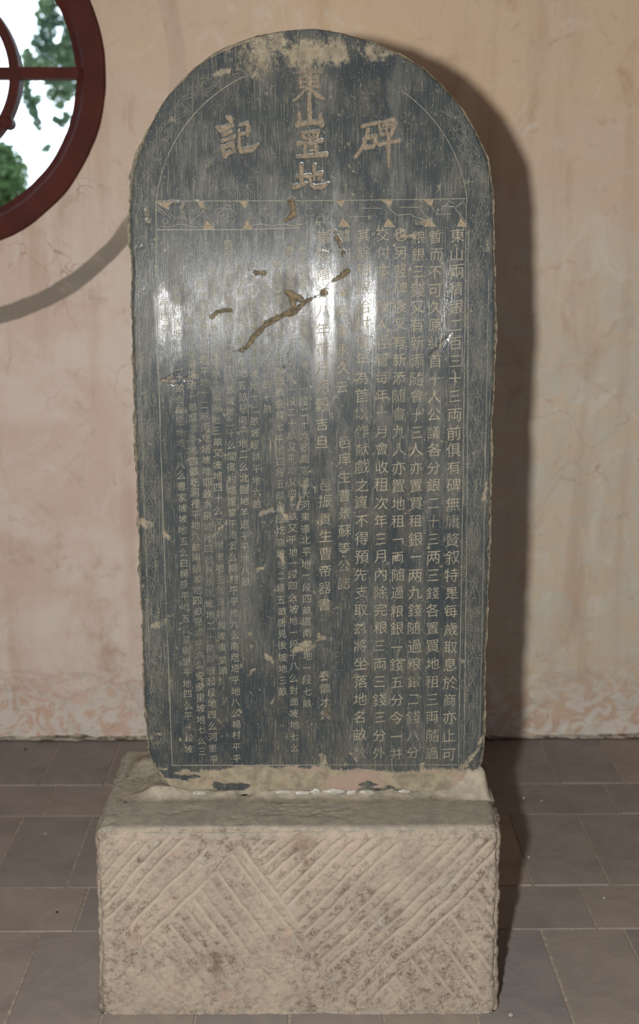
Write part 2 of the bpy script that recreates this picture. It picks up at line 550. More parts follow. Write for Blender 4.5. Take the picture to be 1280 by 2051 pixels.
o = bpy.data.objects.new('window_portal', d); col.objects.link(o)
o.location = (WC.x, YW + 0.35, WC.z); o.rotation_euler = (math.radians(-90), 0, 0)

# floor: bed of joint dust, then every brick
fV, fF = box_py(-XR, XR, YF - 0.2, YW + 0.02, -0.10, -0.0022)
floor = tag(link('floor', mesh_py('floor', fV, fF), M_joint), 'floor of grey bricks laid in alternating upright and lengthwise rows', kind='structure')


def brick_mesh(w, d, seed):
    r = random.Random(seed)
    g, b, t = 0.0022, 0.003, 0.0
    x0, x1, y0, y1 = g, w - g, g, d - g
    j = lambda a: r.uniform(-a, a)
    tilt = [j(0.0008) for _ in range(4)]
    lo = [(x0, y0), (x1, y0), (x1, y1), (x0, y1)]
    lo = [(a + j(.0015), c + j(.0015)) for a, c in lo]
    cx, cy = w / 2, d / 2
    hi = [(a - math.copysign(b, a - cx), c - math.copysign(b, c - cy)) for a, c in lo]
    V = [(a, c, -0.03) for a, c in lo] + [(a, c, -0.003) for a, c in lo] + [(a, c, t + tilt[i]) for i, (a, c) in enumerate(hi)]
    Fs = [(i, (i + 1) % 4, 4 + (i + 1) % 4, 4 + i) for i in range(4)] + [(4 + i, 4 + (i + 1) % 4, 8 + (i + 1) % 4, 8 + i) for i in range(4)] + [(8, 9, 10, 11)]
    return mesh_py('brick', V, Fs)


rows = [(2.369, 2.611, 's', -0.522), (2.228, 2.369, 'l', 0.575), (1.952, 2.228, 's', 0.493), (1.812, 1.952, 'l', 0.44),
        (1.536, 1.812, 's', 0.481), (1.396, 1.536, 'l', 0.52), (1.12, 1.396, 's', 0.47), (0.98, 1.12, 'l', 0.45), (0.704, 0.98, 's', 0.48),
        (0.564, 0.704, 'l', 0.5), (0.288, 0.564, 's', 0.47)]
cache = {}
rnd = random.Random(5)
for ri, (d0, d1, k, jx) in enumerate(rows):
    w = (0.1265 if k == 's' else 0.265) * H
    dd = (d1 - d0) * H
    xs = jx * H
    n0 = int(math.floor((-1.5 * H - xs) / w))
    n1 = int(math.ceil((1.5 * H - xs) / w))
    for q in range(n0, n1):
        key = (k, round(dd, 3), rnd.randrange(6))
        if key not in cache:
            cache[key] = brick_mesh(w, dd, hash(str(key)) % 1000 if False else len(cache))
            cache[key].materials.append(M_bricks[len(cache) % 4])
        o = link('brick', cache[key], None, floor, (xs + q * w, d0 * H, rnd.uniform(-0.0012, 0.001)))
        o.rotation_euler = (0, 0, rnd.uniform(-0.003, 0.003))

# ragged plaster foot where the wall meets the bricks
def wall_foot():
    n, m = 900, 7
    x = np.linspace(-2.6, 2.6, n)
    prof = np.linspace(0, 1, m)
    V = np.zeros((m, n, 3))
    hh = 0.016 + 0.010 * fbm(x * 5, 0, 0, 4, 3) + 0.006 * fbm(x * 40, 3, 0, 3, 4)
    dp = 0.014 + 0.010 * fbm(x * 6, 9, 0, 4, 5) + 0.008 * fbm(x * 50, 1, 0, 3, 6)
    dp = np.maximum(dp, 0.003)
    for i, p in enumerate(prof):
        V[i, :, 0] = x
        V[i, :, 1] = YW + 0.002 - dp * np.cos(p * math.pi / 2) ** 0.6 * (1 + 0.2 * vnoise(x * 80, p * 5, 0, 8))
        V[i, :, 2] = -0.002 + hh * np.sin(p * math.pi / 2) * 1.0
    return mesh_np('baseboard_back', V.reshape(-1, 3), grid_faces(m, n))


s = NT('lime_foot')
cfo = s.mix(s.rr(s.noise(1.0, 6, 0.75, co=s.map((14, 1, 60))), 0.44, 0.56), lin(176, 166, 152), lin(96, 84, 72))
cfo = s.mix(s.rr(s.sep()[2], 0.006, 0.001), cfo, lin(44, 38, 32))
M_foot = s.out(cfo, 0.9, s.bump(s.noise(60, 6, 0.7), 0.6, 0.006), 0.2)
tag(link('baseboard_back', wall_foot(), M_foot), 'ragged lime edge where the plaster wall meets the floor', kind='structure')

# ------------------------------------------------------------------ round window
win = bpy.data.objects.new('window_1', None); col.objects.link(win)
win.location = (WC.x, YW, WC.z)
tag(win, 'round window with an oxblood red frame and open lattice', kind='structure')


def ring_mesh(name, prof, n=160, wob=0.0):
    """revolve profile [(r, y)] about the window axis (closed profile)"""
    m = len(prof)
    a = np.linspace(0, 2 * math.pi, n, endpoint=False)
    V = np.zeros((m, n, 3))
    for i, (r, y) in enumerate(prof):
        rr = r + wob * fbm(np.cos(a) * 6, np.sin(a) * 6, i * 0.3, 3, 11)
        V[i, :, 0] = rr * np.cos(a); V[i, :, 1] = y; V[i, :, 2] = rr * np.sin(a)
    idx = np.arange(m * n).reshape(m, n)
    Fq = []
    for i in range(m):
        i2 = (i + 1) % m
        A, B = idx[i], idx[i2]
        Fq.append(np.stack([A, np.roll(A, -1), np.roll(B, -1), B], 1))
    return mesh_np(name, V.reshape(-1, 3), np.concatenate(Fq), smooth=False)


c0 = (WR - WI)
o = link('window_frame', ring_mesh('window_frame', [(WR, 0.002), (WR - 0.006, -0.014), (WI + 0.030, -0.014), (WI + 0.020, -0.002), (WI, 0.012), (WI, 0.30), (WI + 0.029, 0.30), (WI + 0.029, 0.003)], wob=0.004), M_red, win)
k = WR / 354.0
RO, RIN = 179 * k, 159 * k
link('lattice_ring', ring_mesh('lattice_ring', [(RO, 0.0), (RO, 0.06), (RIN, 0.06), (RIN, 0.0)], 128), M_red, win)


def bar(name, x0, x1, z0, z1, y0=0.002, y1=0.058):
    V, Fs = box_py(x0, x1, y0, y1, z0, z1)
    return link(name, mesh_py(name, V, Fs), M_red, win)


bw = 11 * k
for sx in (1, -1):
    bar('lattice_bar', min(sx * RO * 0.995, sx * (WI + 0.01)), max(sx * RO * 0.995, sx * (WI + 0.01)), -bw, bw)
    bar('lattice_bar', -bw, bw, min(sx * RO * 0.995, sx * (WI + 0.01)), max(sx * RO * 0.995, sx * (WI + 0.01)))
bar('lattice_bar', -RIN * 1.01, RIN * 1.01, -bw, bw, 0.004, 0.056)
bar('lattice_bar', -bw, bw, -RIN * 1.01, RIN * 1.01, 0.006, 0.054)
for a in (-33, -147):
    a = math.radians(a)
    th = np.linspace(0, 2 * math.pi, 20, endpoint=False)
    pr = [(10 * k, -0.005), (13 * k, 0.0), (13 * k, 0.06), (10 * k, 0.065)]
    V = [(RO * 0.985 * math.cos(a) + r * math.cos(t), y, RO * 0.985 * math.sin(a) + r * math.sin(t)) for r, y in pr for t in th]
    Fs = [(i * 20 + j, i * 20 + (j + 1) % 20, (i + 1) * 20 + (j + 1) % 20, (i + 1) * 20 + j) for i in range(3) for j in range(20)]
    Fs += [tuple(range(19, -1, -1)), tuple(range(60, 80))]
    link('lattice_knob', mesh_py('lattice_knob', V, Fs, False), M_red, win)

# ------------------------------------------------------------------ yard and trees beyond the window
gV, gF = box_py(-30, 30, YW + 0.33, 45, -0.3, -0.1)
tag(link('ground', mesh_py('ground', gV, gF), M_ground), 'yard ground beyond the wall', kind='structure')


def leaves(name, blobs, n, size, seed, mat, parent):
    r = np.random.default_rng(seed)
    vol = np.array([b[3] ** 2 for b in blobs]); vol = vol / vol.sum()
    which = r.choice(len(blobs), n, p=vol)
    B = np.array([b[:4] for b in blobs])[which]
    d = r.normal(size=(n, 3)); d /= np.linalg.norm(d, axis=1)[:, None]
    rad = B[:, 3] * r.uniform(0.15, 1.0, n) ** 0.5
    c = B[:, :3] + d * rad[:, None]
    u = r.normal(size=(n, 3)); u /= np.linalg.norm(u, axis=1)[:, None]
    v = np.cross(u, r.normal(size=(n, 3))); v /= np.linalg.norm(v, axis=1)[:, None]
    w = np.cross(u, v)
    s_ = size * r.uniform(0.6, 1.4, n)[:, None]
    a = c - u * s_; b_ = c + v * s_ * 0.4 + w * s_ * 0.08; e = c + u * s_; f_ = c - v * s_ * 0.4 + w * s_ * 0.08
    V = np.stack([a, b_, e, f_], 1).reshape(-1, 3)
    Fq = np.arange(4 * n).reshape(n, 4)
    o = link(name, mesh_np(name, V - np.array(parent.location), Fq, False), mat, parent)
    return o


def limb(name, pts, parent, mat=M_bark, seg=8):
    V, Fs = [], []
    for i, (p, r) in enumerate(pts):
        p = Vector(p) - parent.location
        q = Vector(pts[min(i + 1, len(pts) - 1)][0]) - Vector(pts[max(i - 1, 0)][0])
        q.normalize()
        a = q.orthogonal().normalized(); b = q.cross(a)
        for j in range(seg):
            t = 2 * math.pi * j / seg
            V.append(p + (a * math.cos(t) + b * math.sin(t)) * r)
    for i in range(len(pts) - 1):
        for j in range(seg):
            Fs.append((i * seg + j, i * seg + (j + 1) % seg, (i + 1) * seg + (j + 1) % seg, (i + 1) * seg + j))
    return link(name, mesh_py(name, V, Fs, True), mat, parent)


YT = 13.0
def blob(px, py, r, Y=YT, dy=0.0):
    p = P(px, py, Y)
    return (p.x, p.y + dy, p.z, r * 1.22 * Y / FPX)


t1 = bpy.data.objects.new('tall_tree', None); col.objects.link(t1)
pA = P(330, 300, YT)
t1.location = (pA.x, YT, -0.1)
tag(t1, 'tall tree with blurred drooping grey-green foliage behind the round window', 'tree')
bl1 = [blob(*b) for b in [(98, 10, 17), (88, 34, 16), (92, 62, 18), (80, 86, 15), (98, 98, 14), (136, 84, 15), (126, 104, 16), (110, 128, 17), (82, 128, 15), (140, 124, 14), (55, 112, 12), (60, 130, 12),
                          (50, 165, 9), (52, 186, 10), (58, 206, 11), (66, 226, 10), (74, 244, 8), (78, 258, 5), (118, 176, 15), (104, 190, 11), (134, 190, 12), (120, 210, 9), (145, 170, 13), (124, 246, 10), (134, 232, 9), (112, 240, 7), (96, 296, 7), (88, 302, 5),
                          (70, 150, 10), (75, 200, 10), (100, 160, 10), (145, 60, 16), (142, 20, 10), (120, 40, 12), (160, 60, 25), (175, 120, 28), (190, 200, 26), (160, 250, 16), (210, 30, 45), (230, 140, 50), (250, 240, 45), (120, -30, 25), (150, -70, 40), (220, -80, 60), (300, 0, 70), (320, 120, 70), (300, -120, 70), (400, -60, 80), (400, 80, 80), (350, 220, 50)]]
lf = leaves('foliage', bl1, 34000, 0.034, 3, M_leaf1, t1); lf['kind'] = 'stuff'
base = (pA.x, YT, -0.1)
limb('trunk', [(base, 0.22), ((pA.x + .05, YT, 1.6), 0.18), ((pA.x - .02, YT, 3.2), 0.13), ((pA.x, YT, 5.2), 0.05)], t1)
for (px, py, sy) in [(95, 60, 2.4), (60, 180, 2.6), (130, 200, 2.2), (125, 100, 2.9)]:
    p = P(px, py, YT)
    limb('branch', [((pA.x, YT, sy), 0.05), (((pA.x + p.x) / 2, YT, max(sy, p.z) + 0.2), 0.03), ((p.x, YT, p.z), 0.012)], t1)
YB = 10.0
t2 = bpy.data.objects.new('round_shrub', None); col.objects.link(t2)
pB = P(-20, 400, YB)
t2.location = (pB.x, YB, -0.1)
tag(t2, 'bushy green shrub top at the lower left of the round window', 'shrub')
bl2 = [blob(px, py, r, YB, dy) for px, py, r, dy in [(0, 345, 42, 0), (-40, 330, 50, .1), (22, 368, 32, -.1), (10, 312, 22, 0), (30, 340, 20, .1), (-20, 400, 55, 0), (20, 420, 50, .1), (-90, 360, 60, 0), (40, 480, 60, 0), (-40, 480, 70, 0), (-10, 560, 80, 0)]]
lf = leaves('foliage', bl2, 16000, 0.026, 4, M_leaf2, t2); lf['kind'] = 'stuff'
limb('trunk', [((pB.x, YB, -0.1), 0.07), ((pB.x + .03, YB, 0.7), 0.05), ((pB.x, YB, 1.6), 0.03)], t2)

# ------------------------------------------------------------------ stele relief functions (metres, on the plane of the face)
PXM = (P(641, 800, YS) - P(640, 800, YS)).length     # metres per photo pixel on the face




def S(px, py):
    """pixel of the photograph -> place on the leaning face, in the slab's own upright frame"""
    o = LINV @ (Vector((0, 0, H)) - PIV) + PIV
    d = LINV @ ray(px, py)
    t = (YS - o.y) / d.y
    return np.array([o.x + d.x * t, o.z + d.z * t])


Lpx = [(346, 1592), (330, 1570), (311, 1546), (297, 1520), (293, 1478), (288, 1430), (285, 1334), (280, 1206), (277, 1142), (274, 1030), (272, 960), (267, 836), (264, 740), (261, 612), (261, 516), (256, 494), (256, 435), (258, 357), (269, 310), (291, 265), (312, 225), (337, 187), (375, 147), (416, 113), (453, 91), (500, 74), (562, 61), (612, 57)]
Rpx = [(880, 1592), (915, 1578), (950, 1556), (966, 1530), (970, 1500), (973, 1470), (972, 1441), (973, 1337), (978, 1247), (980, 1158), (985, 1039), (986, 954), (987, 842), (992, 786), (996, 617), (993, 504), (991, 440), (989, 372), (978, 316), (956, 263), (928, 216), (887, 169), (850, 135), (800, 107), (750, 82), (694, 67), (650, 58.5), (640, 57)]
LL = np.array([S(*q) for q in Lpx]); RR = np.array([S(*q) for q in Rpx])
LL[0, 1] = RR[0, 1] = ZP + 0.0045
ZB, ZT = LL[0, 1], LL[-1, 1]
print('foot of slab', S(346, 1592), 'block top', ZP)
ARC = S(627, 430)


def seg_dist(x, z, pts, wid):
    """signed distance (m) to a brush stroke: polyline pts (px) with half widths wid (px)"""
    Q = [S(*p) for p in pts]
    d = np.full(np.shape(x), 1e9)
    for i in range(len(Q) - 1):
        a, b = Q[i], Q[i + 1]
        ab = b - a; L2 = (ab ** 2).sum()
        t = np.clip(((x - a[0]) * ab[0] + (z - a[1]) * ab[1]) / L2, 0, 1)
        w = (wid[i] + (wid[i + 1] - wid[i]) * t) * PXM
        d = np.minimum(d, np.hypot(x - a[0] - ab[0] * t, z - a[1] - ab[1] * t) - w)
    return d


# title characters as brush strokes traced in their own proportions
def T(ox, oy, sc, strokes):
    return [([(ox + x / sc, oy + y / sc) for x, y in pts], [w / sc for w in ws]) for pts, ws in strokes]


TITLE = {
    'dong': T(570, 120, 10.667, [([(200, 300), (420, 260), (780, 250)], [22, 25, 35]), ([(330, 380), (340, 560)], [35, 25]), ([(330, 385), (700, 370), (730, 600)], [22, 32, 30]),
                                 ([(350, 480), (700, 470)], [16, 16]), ([(340, 590), (720, 575)], [20, 20]), ([(530, 110), (540, 500), (520, 940)], [45, 45, 40]),
                                 ([(480, 620), (360, 740), (180, 890)], [40, 36, 16]), ([(580, 640), (700, 770), (860, 860)], [28, 55, 18])]),
    'shan': T(570, 120, 10.667, [([(530, 970), (540, 1330)], [52, 50]), ([(310, 1130), (320, 1350)], [26, 50]), ([(270, 1400), (540, 1345), (800, 1345)], [48, 42, 45]), ([(760, 1190), (790, 1380)], [40, 62])]),
    'zhi': T(570, 250, 10.667, [([(370, 190), (560, 160), (720, 150)], [24, 26, 36]), ([(390, 200), (420, 290)], [34, 32]), ([(510, 180), (520, 280)], [22, 22]), ([(620, 170), (620, 270)], [22, 22]), ([(720, 160), (690, 280)], [38, 32]), ([(410, 300), (690, 280)], [20, 20]),
                                ([(270, 405), (500, 385), (800, 345)], [30, 22, 40]), ([(540, 310), (520, 400)], [28, 24]), ([(440, 430), (430, 640)], [34, 38]), ([(450, 430), (660, 400), (690, 650)], [20, 34, 45]), ([(470, 490), (640, 470)], [9, 9]), ([(470, 570), (640, 555)], [10, 10]),
                                ([(260, 690), (560, 670), (890, 645)], [26, 38, 52])]),
    'di': T(570, 250, 10.667, [([(270, 1120), (520, 1090)], [34, 26]), ([(360, 870), (365, 1280)], [48, 46]), ([(210, 1340), (360, 1290), (500, 1240)], [50, 45, 10]), ([(480, 1130), (620, 1080), (790, 1040), (720, 1180)], [20, 26, 42, 22]),
                               ([(640, 880), (630, 1180)], [50, 22]), ([(540, 1080), (560, 1280), (640, 1340), (820, 1330), (950, 1240)], [32, 36, 40, 50, 14])]),
    'bei': T(700, 220, 10.667, [([(270, 360), (420, 320), (560, 290)], [38, 34, 40]), ([(400, 430), (370, 560), (280, 800), (120, 1020)], [42, 46, 42, 36]), ([(310, 620), (330, 780)], [40, 40]), ([(330, 620), (550, 570), (550, 720), (500, 800)], [34, 44, 44, 36]), ([(330, 820), (480, 790)], [44, 40]),
                                ([(620, 270), (680, 560)], [34, 24]), ([(640, 280), (930, 210), (960, 300), (890, 560)], [30, 40, 66, 30]), ([(700, 420), (900, 370)], [18, 18]), ([(700, 540), (880, 510)], [28, 24]), ([(800, 260), (790, 520)], [26, 26]), ([(720, 340), (880, 320)], [30, 30]), ([(640, 750), (820, 700), (1050, 670)], [45, 32, 46]), ([(830, 580), (835, 900), (840, 1230)], [42, 46, 16])]),
    'ji': T(415, 220, 10.667, [([(430, 170), (500, 200), (520, 330)], [40, 55, 50]), ([(190, 380), (300, 430), (540, 330)], [20, 72, 46]), ([(340, 540), (520, 470)], [44, 36]), ([(330, 670), (590, 580)], [36, 36]), ([(320, 790), (380, 1000)], [36, 48]), ([(330, 830), (540, 720), (560, 850)], [44, 48, 34]), ([(400, 960), (580, 880)], [44, 34]),
                               ([(680, 340), (860, 290), (880, 420), (860, 550)], [20, 36, 55, 30]), ([(700, 530), (840, 510)], [26, 26]), ([(680, 440), (690, 800), (740, 880), (960, 850), (1100, 730)], [22, 42, 62, 58, 14])]),
}

SCARS = [([(645, 588), (612, 604), (590, 622), (560, 634), (530, 652), (508, 676), (498, 690)], [2, 5, 8, 6, 6, 5, 2]), ([(604, 600), (585, 592), (573, 584)], [5, 10, 5]), ([(583, 595), (590, 615)], [7, 8]), ([(498, 692), (486, 701), (464, 704)], [3, 5, 2]),
         ([(645, 588), (660, 566), (680, 555), (698, 541)], [1.5, 1.2, 4, 2.5]), ([(642, 590), (654, 586)], [4, 5]), ([(648, 583), (648, 594)], [3, 3]),
         ([(424, 634), (434, 626), (448, 622)], [4, 4, 2]), ([(456, 621), (462, 622)], [3, 4]), ([(672, 462), (676, 478), (688, 505), (686, 512)], [4, 3, 5, 3]), ([(512, 546), (528, 547)], [2.5, 4]),
         ([(584, 404), (588, 428), (574, 440)], [9, 9, 6]), ([(655, 1425), (652, 1432)], [4, 3])]
DUST = [([(968, 1474), (958, 1500), (935, 1530), (905, 1556)], [7, 9, 10, 12]), ([(296, 1500), (311, 1540), (335, 1568)], [6, 9, 10]), ([(290, 1400), (293, 1470)], [3, 4]), ([(622, 1284), (600, 1296), (584, 1304)], [10, 14, 7]), ([(640, 1276), (662, 1280)], [9, 7]), ([(632, 1292), (612, 1302)], [8, 8]), ([(535, 1312), (545, 1325)], [9, 10]), ([(645, 1515), (650, 1535)], [13, 16]), ([(846, 1532), (852, 1556)], [10, 14]),
        ([(925, 1322), (922, 1332)], [6, 4]), ([(972, 968), (971, 1000)], [7, 10]), ([(958, 1118), (964, 1124)], [4, 4]), ([(885, 1175), (905, 1183)], [4, 6]), ([(275, 1042), (300, 1052)], [12, 12]), ([(330, 1068), (338, 1078)], [6, 7]),
        ([(306, 1256), (332, 1244)], [10, 7]), ([(342, 755), (330, 763)], [6, 5]), ([(325, 764), (348, 763)], [5, 7]), ([(268, 501), (286, 494)], [3, 4]), ([(875, 385), (884, 372)], [3, 4]), ([(928, 366), (936, 368)], [3, 2]), ([(722, 172), (724, 184)], [3, 4]),
        ([(838, 452), (856, 444)], [8, 10]), ([(800, 475), (830, 470)], [9, 8]), ([(905, 665), (884, 692)], [3, 2.5]), ([(880, 700), (862, 712)], [4, 3]), 
        ([(500, 1266), (500, 1270)], [3, 4]), ([(498, 1302), (505, 1294)], [5, 4]), ([(480, 1424), (484, 1426)], [6, 5]), ([(500, 1350), (510, 1340)], [6, 6]), ([(499, 1385), (506, 1393)], [5, 4]), ([(520, 1480), (528, 1484)], [3, 2]), ([(360, 1478), (363, 1484)], [6, 4]),
        ([(314, 1470), (322, 1472)], [7, 5]), ([(294, 1280), (290, 1286)], [5, 3]), ([(420, 1395), (422, 1404)], [4, 3]), ([(390, 750), (372, 760)], [5, 4]), ([(575, 1040), (560, 1018)], [9, 9]), ([(570, 1125), (560, 1110)], [9, 8]), ([(355, 822), (370, 820)], [5, 4]),
        ([(596, 1016), (612, 965)], [7, 9]), ([(585, 1000), (588, 1010)], [8, 7]), ([(520, 1030), (545, 1020)], [6, 9]), ([(518, 1140), (532, 1130)], [6, 5]), ([(453, 1046), (430, 1070), (418, 1085)], [7, 3, 2]), ([(700, 1520), (685, 1540), (678, 1548)], [4, 4, 2]), ([(693, 1500), (714, 1522)], [3, 5]), ([(556, 735), (566, 738)], [4, 4]),
        ([(430, 150), (455, 142)], [5, 6]), ([(345, 240), (352, 245)], [5, 5]), ([(295, 420), (300, 445)], [7, 6]), ([(332, 408), (360, 404)], [6, 5]), ([(368, 412), (362, 418)], [3, 3]), ([(395, 404), (408, 414)], [6, 8]), ([(775, 1130), (800, 1110)], [4, 4]), ([(656, 505), (640, 500)], [1, 1])]
SOFT = [(326, 340, 12, 45, .28), (350, 925, 28, 34, .34), (600, 85, 180, 30, .46), (620, 120, 170, 26, .26), (930, 260, 16, 50, .25), (300, 300, 14, 40, .2), (490, 150, 80, 22, .2), (745, 105, 80, 22, .32), (360, 190, 30, 40, .16), (545, 150, 40, 30, .16), (870, 205, 24, 40, .2), (450, 200, 60, 30, .1), (560, 190, 70, 40, .1), (890, 355, 26, 34, .22), (625, 160, 45, 30, .22), (290, 560, 10, 300, .05), (640, 1400, 20, 40, .06), (810, 1400, 25, 60, .08), (600, 780, 60, 60, .12), (760, 1000, 60, 40, .05), (520, 1100, 40, 70, .12), (340, 1040, 40, 60, .1)]


def edge_dist(x, z):
    L = np.interp(z, LL[:, 1], LL[:, 0]); R = np.interp(z, RR[:, 1], RR[:, 0])
    d = np.minimum(x - L, R - x)
    rad = 0.5 * (S(991, 430)[0] - S(257, 430)[0])
    arc = rad - np.hypot(x - ARC[0], z - ARC[1])
    d = np.where(z > ARC[1], np.minimum(d, np.maximum(arc + 0.004, 0) + 0.0), d)
    return np.maximum(d, 0)


def relief(x, z):
    """depth below the ideal face (m), scar mask, dust mask, pink mask"""
    x = np.asarray(x, float); z = np.asarray(z, float)
    ed = edge_dist(x, z)
    nz = fbm(x * 45, z * 45, 0, 4, 21)
    # edge wear: broken arris
    wdt = 0.006 + 0.006 * (0.5 + 0.5 * fbm(x * 9, z * 9, 2.0, 3, 31)) + 0.003 * nz
    topz = sstep(S(640, 150)[1], S(640, 70)[1], z)
    wdt = wdt + 0.010 * topz
    e = np.clip(1 - ed / np.maximum(wdt, 0.002), 0, 1)
    dep = e ** 1.3 * 0.010 * (0.8 + 0.5 * nz)
    scar = np.zeros_like(x); dust = np.clip(e * 0.9, 0, 0.6)
    sd = np.full(x.shape, 1e9)
    for pts, w in SCARS:
        q = [S(*p) for p in pts]
        lo = np.min(q, 0) - 0.03; hi = np.max(q, 0) + 0.03
        m = (x > lo[0]) & (x < hi[0]) & (z > lo[1]) & (z < hi[1])
        if m.any():
            v = seg_dist(x[m], z[m], pts, [q_ * 0.72 for q_ in w]) + 0.0035 * fbm(x[m] * 60, z[m] * 60, 0, 2, 41) + 0.0030 * fbm(x[m] * 210, z[m] * 210, 0, 3, 43)
            sd[m] = np.minimum(sd[m], v)
    scar = sstep(0.0012, -0.0012, sd)
    dep = dep + sstep(0.0005, -0.004, sd) * (0.0035 + 0.0015 * fbm(x * 120, z * 120, 0, 3, 44))
    dd = np.full(x.shape, 1e9)
    for pts, w in DUST:
        q = [S(*p) for p in pts]
        lo = np.min(q, 0) - 0.03; hi = np.max(q, 0) + 0.03
        m = (x > lo[0]) & (x < hi[0]) & (z > lo[1]) & (z < hi[1])
        if m.any():
            v = seg_dist(x[m], z[m], pts, [q_ * 0.75 for q_ in w]) + 0.007 * fbm(x[m] * 110, z[m] * 110, 0, 4, 51)
            dd[m] = np.minimum(dd[m], v)
    dust = np.maximum(dust, sstep(0.005, -0.006, dd) * 0.62)
    dep = dep + sstep(0.001, -0.004, dd) * 0.0008 * (1 + nz)
    for px, py, rx, ry, am in SOFT:
        c = S(px, py)
        g = np.exp(-((x - c[0]) / (rx * PXM)) ** 2 - ((z - c[1]) / (ry * PXM)) ** 2)
        dust = dust + am * g * (0.75 + 0.8 * fbm(x * 30, z * 14, 0, 3, 71)) * 1.5
    # smeared foot of the slab
    zf = S(640, 1541)[1]
    ft = sstep(zf + 0.012, zf - 0.006, z + 0.014 * fbm(x * 14, z * 30, 3, 4, 61))
    holes = sstep(0.18, 0.34, fbm(x * 11, z * 34, 5, 4, 63))
    dust = np.maximum(dust, ft * (1 - 0.85 * holes))
    pink = ft * sstep(-0.1, 0.25, fbm(x * 8, z * 20, 7, 3, 65))
    dep = dep + ft * (1 - holes) * (-0.002)
    # title
    td = np.full(x.shape, 1e9)
    c0_, c1_ = S(415, 400), S(830, 115)
    m = (x > c0_[0]) & (x < c1_[0]) & (z > c0_[1]) & (z < c1_[1])
    if m.any():
        t_ = np.full(m.sum(), 1e9)
        for ch in TITLE.values():
            for pts, w in ch:
                t_ = np.minimum(t_, seg_dist(x[m], z[m], pts, w))
        td[m] = t_
    dep = dep + sstep(0.0008, -0.003, td) * 0.0015
    return dep, np.clip(scar, 0, 1), np.clip(dust, 0, 1), np.clip(pink, 0, 1)


# ------------------------------------------------------------------ stele
stele = bpy.data.objects.new('stone_stele', None); col.objects.link(stele)
SO = np.array(PIV)
stele.location = PIV
stele.rotation_euler = LEAN
tag(stele, 'tall dark slate stele with rounded top and carved inscription standing on the stone block', 'stele')
TH = 0.19


def stele_body():
    NC = 440
    za = ARC[1]
    r1 = np.linspace(ZB, za, 700, endpoint=False)
    th = np.linspace(0, math.pi / 2, 240)
    r2 = za + (ZT - za) * np.sin(th)
    zs = np.concatenate([r1, r2]); NR = len(zs)
    L = np.interp(zs, LL[:, 1], LL[:, 0]); R = np.interp(zs, RR[:, 1], RR[:, 0])
    jag = lambda s_, x_: 0.0035 * fbm(zs * 28, x_, 0, 4, s_) + 0.002 * fbm(zs * 110, x_, 0, 2, s_ + 7)
    fadeT = np.clip((R - L) / 0.2, 0, 1)
    L = L + jag(5, 0) * fadeT; R = R + jag(15, 3) * fadeT
    u = np.linspace(0, 1, NC)
    X = L[:, None] + (R - L)[:, None] * u[None]
    Z = np.repeat(zs[:, None], NC, 1)
    # ragged crown
    ztop = np.clip((zs - za) / (ZT - za), 0, 1)[:, None]
    Z = Z + 0.003 * fbm(X * 40, 0, 0, 4, 81) * ztop ** 3
    dep, sc, du, pk = relief(X, Z)
    Y = YS + dep
    V = np.stack([X, Y, Z], -1).reshape(-1, 3)
    Fq = [grid_faces(NR, NC)]
    A = {'scar': sc.ravel(), 'dust': du.ravel(), 'pink': pk.ravel()}
    # rim: left side up, crown, right side down
    idx = np.arange(NR * NC).reshape(NR, NC)
    loop = np.concatenate([idx[:, 0], idx[-1, 1:-1][::4], idx[::-1, -1]])
    lp = V[loop]
    # outward directions
    cx, cz = ARC
    dx = np.where(lp[:, 2] > cz, lp[:, 0] - cx, np.sign(lp[:, 0] - cx)); dz = np.where(lp[:, 2] > cz, lp[:, 2] - cz, 0)
    nn = np.hypot(dx, dz); dx, dz = dx / nn, dz / nn
    K = 26
    rings = []
    for q in range(1, K + 1):
        t = q / K
        off = 0.002 * math.sin(min(t * 6, 1) * math.pi / 2) * (0.4 + 0.6 * (0.5 + 0.5 * fbm(lp[:, 0] * 30, lp[:, 2] * 30, t * 4, 4, 91)))
        off = off + 0.004 * fbm(lp[:, 0] * 60, lp[:, 2] * 60, t * 9, 3, 95)
        off = np.where(lp[:, 2] < ZB + 0.005, np.minimum(off, 0), off)
        yy = lp[:, 1] * (1 - t) + (YS + TH) * t
        rings.append(np.stack([lp[:, 0] + dx * off, yy, np.maximum(lp[:, 2] + dz * off, ZB)], -1))
    n0 = len(V); n = len(loop)
    V = np.concatenate([V] + rings)
    ring_idx = [loop] + [n0 + q * n + np.arange(n) for q in range(K)]
    for q in range(K):
        a, b = ring_idx[q], ring_idx[q + 1]
        Fq.append(np.stack([a[:-1], b[:-1], b[1:], a[1:]], 1))
    # back and underside: quads between mirrored ends of the last ring
    last = ring_idx[-1]; hN = n // 2
    Fq.append(np.stack([last[:hN - 1], last[n - 1:n - hN:-1], last[n - 2:n - hN - 1:-1], last[1:hN]], 1))
    # underside
    bot_l = np.array([r_[0] for r_ in ring_idx]); bot_r = np.array([r_[-1] for r_ in ring_idx])
    Fq.append(np.stack([bot_l[:-1], bot_r[:-1], bot_r[1:], bot_l[1:]], 1))
    ext = len(V) - n0
    W = (V - SO) @ np.array(LEAN.to_matrix()).T
    low = W[:, 2] < 0.0006
    V[low, 2] += 0.0006 - W[low, 2]
    rimd = 0.5 + 0.25 * np.tile(fbm(lp[:, 0] * 25, lp[:, 2] * 25, 0, 3, 99), K)
    A = {'scar': np.concatenate([A['scar'], np.zeros(ext)]), 'dust': np.concatenate([A['dust'], np.clip(rimd, 0, 1)]), 'pink': np.concatenate([A['pink'], np.zeros(ext)])}
    return mesh_np('slab', V - SO, np.concatenate(Fq), True, A)


M_stele = mat_stele()
slab = link('slab', stele_body(), M_stele, stele)


